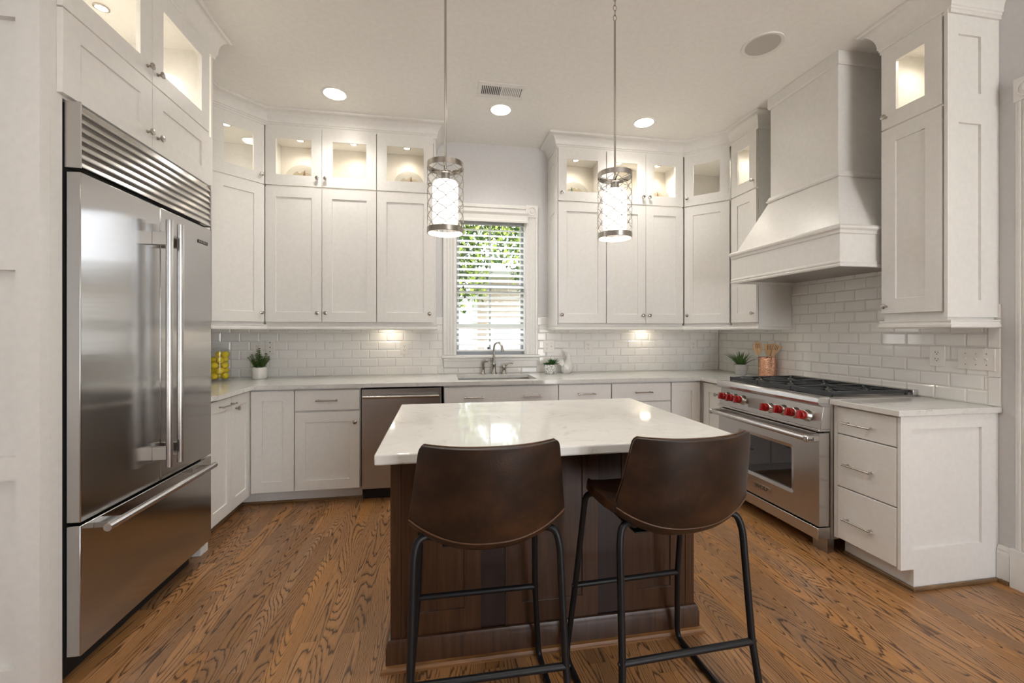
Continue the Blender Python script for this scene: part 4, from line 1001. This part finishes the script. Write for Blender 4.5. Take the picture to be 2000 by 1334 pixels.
# ------------------------------------------------------------------ things on the worktops
JX = -1.765
jr = thing('glass_jar', 'clear lidded glass jar full of lemons beside the refrigerator', 'jar', (JX, 3.78, CT))
obj('jar_wall', MB().lathe([(.001, .003), (.074, .003), (.080, .010), (.080, .238), (.077, .238), (.077, .012), (.001, .008)], 40), 'glass', jr, smooth=50)
obj('lid', MB().lathe([(.088, .241), (.088, .245), (.060, .255), (.020, .269), (.008, .273), (.008, .283), (.016, .289), (.016, .295), (.001, .303)], 36), 'glass', jr, smooth=60)
pos = []
lay = [(0, 3), (PI/3, 3), (0, 3), (PI/3, 3), (0, 3)]
for k, (a0, n_) in enumerate(lay):
    for i in range(n_): a = a0+2*PI*i/n_; pos.append((.042*math.cos(a), .042*math.sin(a), .040+k*.0435))

pos = pos[:14]
words = ['bottom layer', 'second layer from the bottom', 'middle layer', 'fourth layer from the bottom', 'top of the pile']
dirs = {0: 'toward the back wall', 1: 'on the left side', 2: 'on the right side'}
protoL = None
for i, (x, y, z) in enumerate(pos):
    lab = 'yellow lemon in the glass jar, %s, %s' % (words[i//3], ['first from the right', 'behind the others', 'nearest the front glass'][i % 3])
    if protoL is None:
        Pm = MB().lathe([(.001, -.041), (.006, -.038), (.010, -.034), (.022, -.024), (.0295, -.010), (.0305, .003), (.027, .017), (.018, .028), (.008, .034), (.005, .038), (.001, .040)], 20)
        protoL = obj('lemon', Pm, 'lemon', smooth='all'); o = protoL
    else: o = protoL.copy(); C.objects.link(o)
    o.location = (JX+x, 3.78+y, CT+z); o.rotation_euler = (1.35+.4*math.sin(i*2.1), .3*math.cos(i), i*1.7); tag(o, lab, 'lemon', 'lemons in the glass jar'); o.scale = (.86, .86, .84)

def leafquad(mb, p, d, L_, w_, up=None, fold=.2):
    d = Vector(d).normalized(); u = Vector((0, 0, 1)) if abs(d.z) < .95 else Vector((1, 0, 0)); s = d.cross(u).normalized(); nn = s.cross(d)
    p = Vector(p); a = p; e = p+d*L_; m1 = p+d*L_*.5+s*w_/2+nn*fold*w_; m2 = p+d*L_*.5-s*w_/2+nn*fold*w_; c = p+d*L_*.5
    mb.add([a, m1, e, m2, c], [(0, 1, 4), (1, 2, 4), (2, 3, 4), (3, 0, 4)])
def pot(parent, r0, r1, h, m, soil=True):
    obj('pot', MB().lathe([(r0*.9, 0), (r0, .006), (r1, h), (r1-.006, h), (r1-.008, h-.012), (.001, h-.012)], 36), m, parent, smooth=40)
    obj('soil', MB().lathe([(r1-.009, h-.010), (.001, h-.006)], 24), 'soil', parent)
rnd = random.Random(3)
pl = thing('potted_herb', 'small leafy green plant in a smooth white cylinder pot near the refrigerator', 'plant', (-1.508, 3.885, CT)); pot(pl, .056, .059, .098, 'ceramic')
for mm, cnt in (('leaf', 12), ('leafy', 8)):
    mb = MB()
    for i in range(cnt):
        a = rnd.uniform(0, 2*PI); sp_ = rnd.uniform(.0, 1); hh = rnd.uniform(.09, .175)*(1-.45*sp_); tip = Vector((math.cos(a)*.09*sp_, math.sin(a)*.09*sp_, .09+hh)); bse = Vector((math.cos(a)*.02, math.sin(a)*.02, .088))
        mb.tube([bse, bse.lerp(tip, .5)+Vector((0, 0, .01)), tip], .0014, 5)
        for k in range(9):
            p = bse.lerp(tip, .15+.85*k/8)
            for s in range(3):
                aa = a+k*1.2+s*2.1; leafquad(mb, p, (math.cos(aa), math.sin(aa), .45), .026-.001*k, .017)
    obj('foliage', mb, mm, pl)
mp = thing('potted_succulent', 'dark green spiky succulents in a white marbled pot right of the sink', 'plant', (1.035, 3.905, CT)); pot(mp, .055, .062, .088, 'marble')
mb = MB()
for cx, cy, n_, L_, tl in ((.022, .0, 34, .085, .95), (-.030, -.01, 22, .055, .5), (.0, -.03, 16, .05, .5)):
    for i in range(n_):
        a = i*2.4; e = .25+tl*(i/n_); leafquad(mb, (cx, cy, .080), (math.cos(a)*math.cos(e), math.sin(a)*math.cos(e), math.sin(e)), L_*(.8+.3*rnd.random()), .015, fold=.35)
obj('foliage', mb, 'succ', mp)
gp = thing('potted_grass_plant', 'spiky green plant in a grey and white patterned pot left of the stove', 'plant', (2.735, 3.480, CT)); pot(gp, .048, .062, .098, 'potpat')
mb = MB()
for i in range(75):
    a = rnd.uniform(0, 2*PI); e = rnd.uniform(.7, 1.45); L_ = rnd.uniform(.10, .175); d = Vector((math.cos(a)*math.cos(e), math.sin(a)*math.cos(e), math.sin(e))); b0 = Vector((math.cos(a)*.02, math.sin(a)*.02, .086)); P = []
    for k in range(5): f = k/4; p = b0+d*L_*f+Vector((math.cos(a), math.sin(a), -1))*(.025*f*f); P.append(p)
    s = Vector((-math.sin(a), math.cos(a), 0)); vs = []
    for k, p in enumerate(P): wv = .0078*(1-(k/4)**1.5)+.0003; vs += [p+s*wv, p-s*wv+Vector((0, 0, .001))]
    mb.add(vs, [(2*k, 2*k+1, 2*k+3, 2*k+2) for k in range(4)])
obj('foliage', mb, 'leaf', gp)
# rooster figurine
ro_ = thing('rooster_figurine', 'glossy white ceramic rooster figurine on the counter right of the sink', 'figurine', (1.205, 3.930, CT))
def loft(sec, n=20):
    sec = [cat([tuple(map(float, q)) for q in sec[1:-1]], k/40) for k in range(41)]; sec = [[*sec[0][:3], .001, .001, 0]]+sec+[[*sec[-1][:3], .001, .001, 0]]
    P = []
    for (x, y, z, rx, ry, tilt) in sec:
        row = []
        for i in range(n+1):
            a = 2*PI*i/n; v = Vector((rx*math.cos(a), ry*math.sin(a), 0)); v = Matrix.Rotation(tilt, 3, 'Y') @ v; row.append((x+v.x, y+v.y, z+v.z))
        P.append(row)
    return MB().grid(P)
bodym = loft([(0, 0, .0, .001, .001, 0), (0, 0, .0, .040, .030, 0), (0, 0, .012, .050, .036, 0), (.004, 0, .040, .060, .042, 0), (.010, 0, .070, .058, .040, .1), (.018, 0, .098, .044, .033, .2), (.022, 0, .125, .027, .022, .15), (.021, 0, .150, .018, .016, 0), (.020, 0, .168, .016, .014, -.1), (.018, 0, .180, .015, .013, 0), (.016, 0, .190, .009, .009, 0), (.016, 0, .194, .001, .001, 0)])
obj('body', bodym, 'ceramic', ro_, smooth='all')
tm = MB()
for k in range(7):
    f = k/6; P = []; p0, p1, p2 = Vector((-.026, 0, .045+.030*f)), Vector((-.074+.030*f, 0, .128+.012*f)), Vector((-.108+.052*f, 0, .082+.050*f))
    for i in range(10):
        g_ = i/9; q = p0*(1-g_)**2+p1*2*g_*(1-g_)+p2*g_*g_; P.append((q.x, (k % 3-1)*.006, q.z))
    tm.tube(P, [.012, .013, .0135, .0135, .013, .012, .0105, .009, .007, .003], 10)
obj('tail', tm, 'ceramic', ro_, smooth='all')
obj('comb', MB().ell((.020, 0, .196), (.008, .004, .008)).ell((.010, 0, .199), (.007, .004, .009)).ell((.0, 0, .196), (.007, .004, .007)), 'ceramic', ro_, smooth='all')
obj('beak', MB().lathe([(.006, 0), (.0045, -.008), (.001, -.018)], 10, (.006, 0, .182), 'x').ell((.006, 0, .168), (.005, .004, .008)), 'ceramic', ro_, smooth='all')
obj('wing', MB().ell((-.004, -.0345, .066), (.038, .006, .020), M3=Matrix.Rotation(.35, 3, 'Y')).ell((-.004, .0345, .066), (.038, .006, .020), M3=Matrix.Rotation(.35, 3, 'Y')), 'ceramic', ro_, smooth='all')
# copper holder and utensils
HX, HY = 2.815, 3.255
ch = thing('utensil_holder', 'hammered copper cylinder holding wooden utensils left of the stove', 'utensil holder', (HX, HY, CT))
obj('cylinder', MB().lathe([(.066, 0), (.068, .004), (.068, .178), (.065, .178), (.065, .006), (.001, .005)], 40), 'copper', ch, smooth=50)
def utensil(name, lab, dx, dy, lean, kind, rz, h):
    t = thing(name, lab, 'utensil', (HX+dx*.35, HY+dy*.35, CT+.008), 0, 'wooden utensils in the copper holder'); top = Vector((dx, dy, h))
    obj('handle', MB().tube([(0, 0, 0), tuple(top-Vector((0, 0, .03)))], .0055, 10), 'spoon', t, smooth=50)
    out = {'fork': [(-.010, -.05), (-.022, -.03), (-.030, .0), (-.028, .03), (-.015, .048), (0, .052), (.015, .048), (.028, .03), (.030, 0), (.022, -.03), (.010, -.05)],
           'slot': [(-.008, -.05), (-.024, -.02), (-.030, .02), (-.029, .045), (.029, .045), (.030, .02), (.024, -.02), (.008, -.05)],
           'turner': [(-.008, -.05), (-.014, -.035), (-.022, .040), (-.020, .046), (.034, .040), (.034, .034), (.012, -.035), (.008, -.05)]}[kind]
    out = [(a_*1.22, b_*1.15) for a_, b_ in out]; mb = MB(); n_ = len(out)
    Rm = Matrix.Rotation(rz, 3, 'Z') @ Matrix.Rotation(lean, 3, 'Y')
    f = lambda x, y, z: tuple(Rm @ Vector((x, y, z))+top)
    mb.add([f(x, -.003, z) for x, z in out]+[f(x, .003, z) for x, z in out], [tuple(range(n_)), tuple(range(2*n_-1, n_-1, -1))]+[(i, n_+i, n_+(i+1)%n_, (i+1)%n_) for i in range(n_)])
    hd_ = obj('head', mb, 'spoon', t, bev=.0015)
    sl_ = MB()
    for x in (-.011, 0, .011):
        q = [f(x-.0018, -.0034, .0), f(x+.0018, -.0034, .0), f(x+.0018, -.0034, .042), f(x-.0018, -.0034, .042)]; sl_.add(q, [(0, 1, 2, 3)])
        q = [f(x-.0018, .0034, .0), f(x+.0018, .0034, .0), f(x+.0018, .0034, .042), f(x-.0018, .0034, .042)]; sl_.add(q, [(0, 1, 2, 3)])
    obj('slots', sl_, 'soil', hd_)
utensil('wooden_fork', 'rounded slotted wooden spoon, leftmost in the copper holder', -.045, .03, -.08, 'fork', -.55, .245)
utensil('wooden_spoon', 'wooden fork with three tines, middle one in the copper holder', .004, -.01, .0, 'slot', -.6, .232)
utensil('wooden_turner', 'flat slotted wooden turner leaning right in the copper holder', .026, -.035, .35, 'turner', -.55, .232)

# ------------------------------------------------------------------ outside the window
struct('ground', MB().box(-30, 30, YB+.2, 40, -.6, -.5), 'lawn')
hs = thing('neighbor_house', 'pale brick neighbouring house seen through the window blind', 'building', (2.2, 10.5, -.5))
obj('wall', MB().box(-1.35, 6, 0, .3, 0, 3.15), 'siding', hs); obj('eave', MB().box(-1.6, 6.2, -.4, .3, 3.15, 3.30), 'extwhite', hs)
obj('corner_board', MB().box(-1.42, -1.28, -.03, .3, 0, 3.15), 'extwhite', hs)
wf = obj('window', MB().box(-.95, .05, -.05, 0, 1.0, 2.1), 'extwhite', hs); obj('pane', MB().box(-.88, -.02, -.06, -.05, 1.07, 2.03), 'extglass', wf)
pc = thing('white_porch_railing', 'white railing and posts outside the kitchen window', 'railing', (.6, 7.4, -.5))
obj('top_rail', MB().box(-2.6, 2.2, -.04, .04, 1.55, 1.66), 'extwhite', pc)
obj('balusters', MB().box(-2.6, 2.2, -.03, .03, .3, .38), 'extwhite', pc, kind='stuff')
bm_ = MB()
for i in range(30): bm_.box(-2.55+i*.16, -2.51+i*.16, -.02, .02, .38, 1.55)
obj('baluster_row', bm_, 'extwhite', pc, kind='stuff')
for x in (-2.6, 2.1): obj('post', MB().box(x-.06, x+.06, -.06, .06, 0, 1.8), 'extwhite', pc)
def tree(name, label, loc, blobs, nl, m1, m2, trunk):
    t = thing(name, label, 'tree', loc); r_ = random.Random(int(loc[0]*10)+5)
    obj('trunk', MB().tube([(0, 0, -.02), (.05, 0, trunk*.5), (0, .05, trunk)], [.10, .08, .05], 8), 'bark', t, smooth='all')
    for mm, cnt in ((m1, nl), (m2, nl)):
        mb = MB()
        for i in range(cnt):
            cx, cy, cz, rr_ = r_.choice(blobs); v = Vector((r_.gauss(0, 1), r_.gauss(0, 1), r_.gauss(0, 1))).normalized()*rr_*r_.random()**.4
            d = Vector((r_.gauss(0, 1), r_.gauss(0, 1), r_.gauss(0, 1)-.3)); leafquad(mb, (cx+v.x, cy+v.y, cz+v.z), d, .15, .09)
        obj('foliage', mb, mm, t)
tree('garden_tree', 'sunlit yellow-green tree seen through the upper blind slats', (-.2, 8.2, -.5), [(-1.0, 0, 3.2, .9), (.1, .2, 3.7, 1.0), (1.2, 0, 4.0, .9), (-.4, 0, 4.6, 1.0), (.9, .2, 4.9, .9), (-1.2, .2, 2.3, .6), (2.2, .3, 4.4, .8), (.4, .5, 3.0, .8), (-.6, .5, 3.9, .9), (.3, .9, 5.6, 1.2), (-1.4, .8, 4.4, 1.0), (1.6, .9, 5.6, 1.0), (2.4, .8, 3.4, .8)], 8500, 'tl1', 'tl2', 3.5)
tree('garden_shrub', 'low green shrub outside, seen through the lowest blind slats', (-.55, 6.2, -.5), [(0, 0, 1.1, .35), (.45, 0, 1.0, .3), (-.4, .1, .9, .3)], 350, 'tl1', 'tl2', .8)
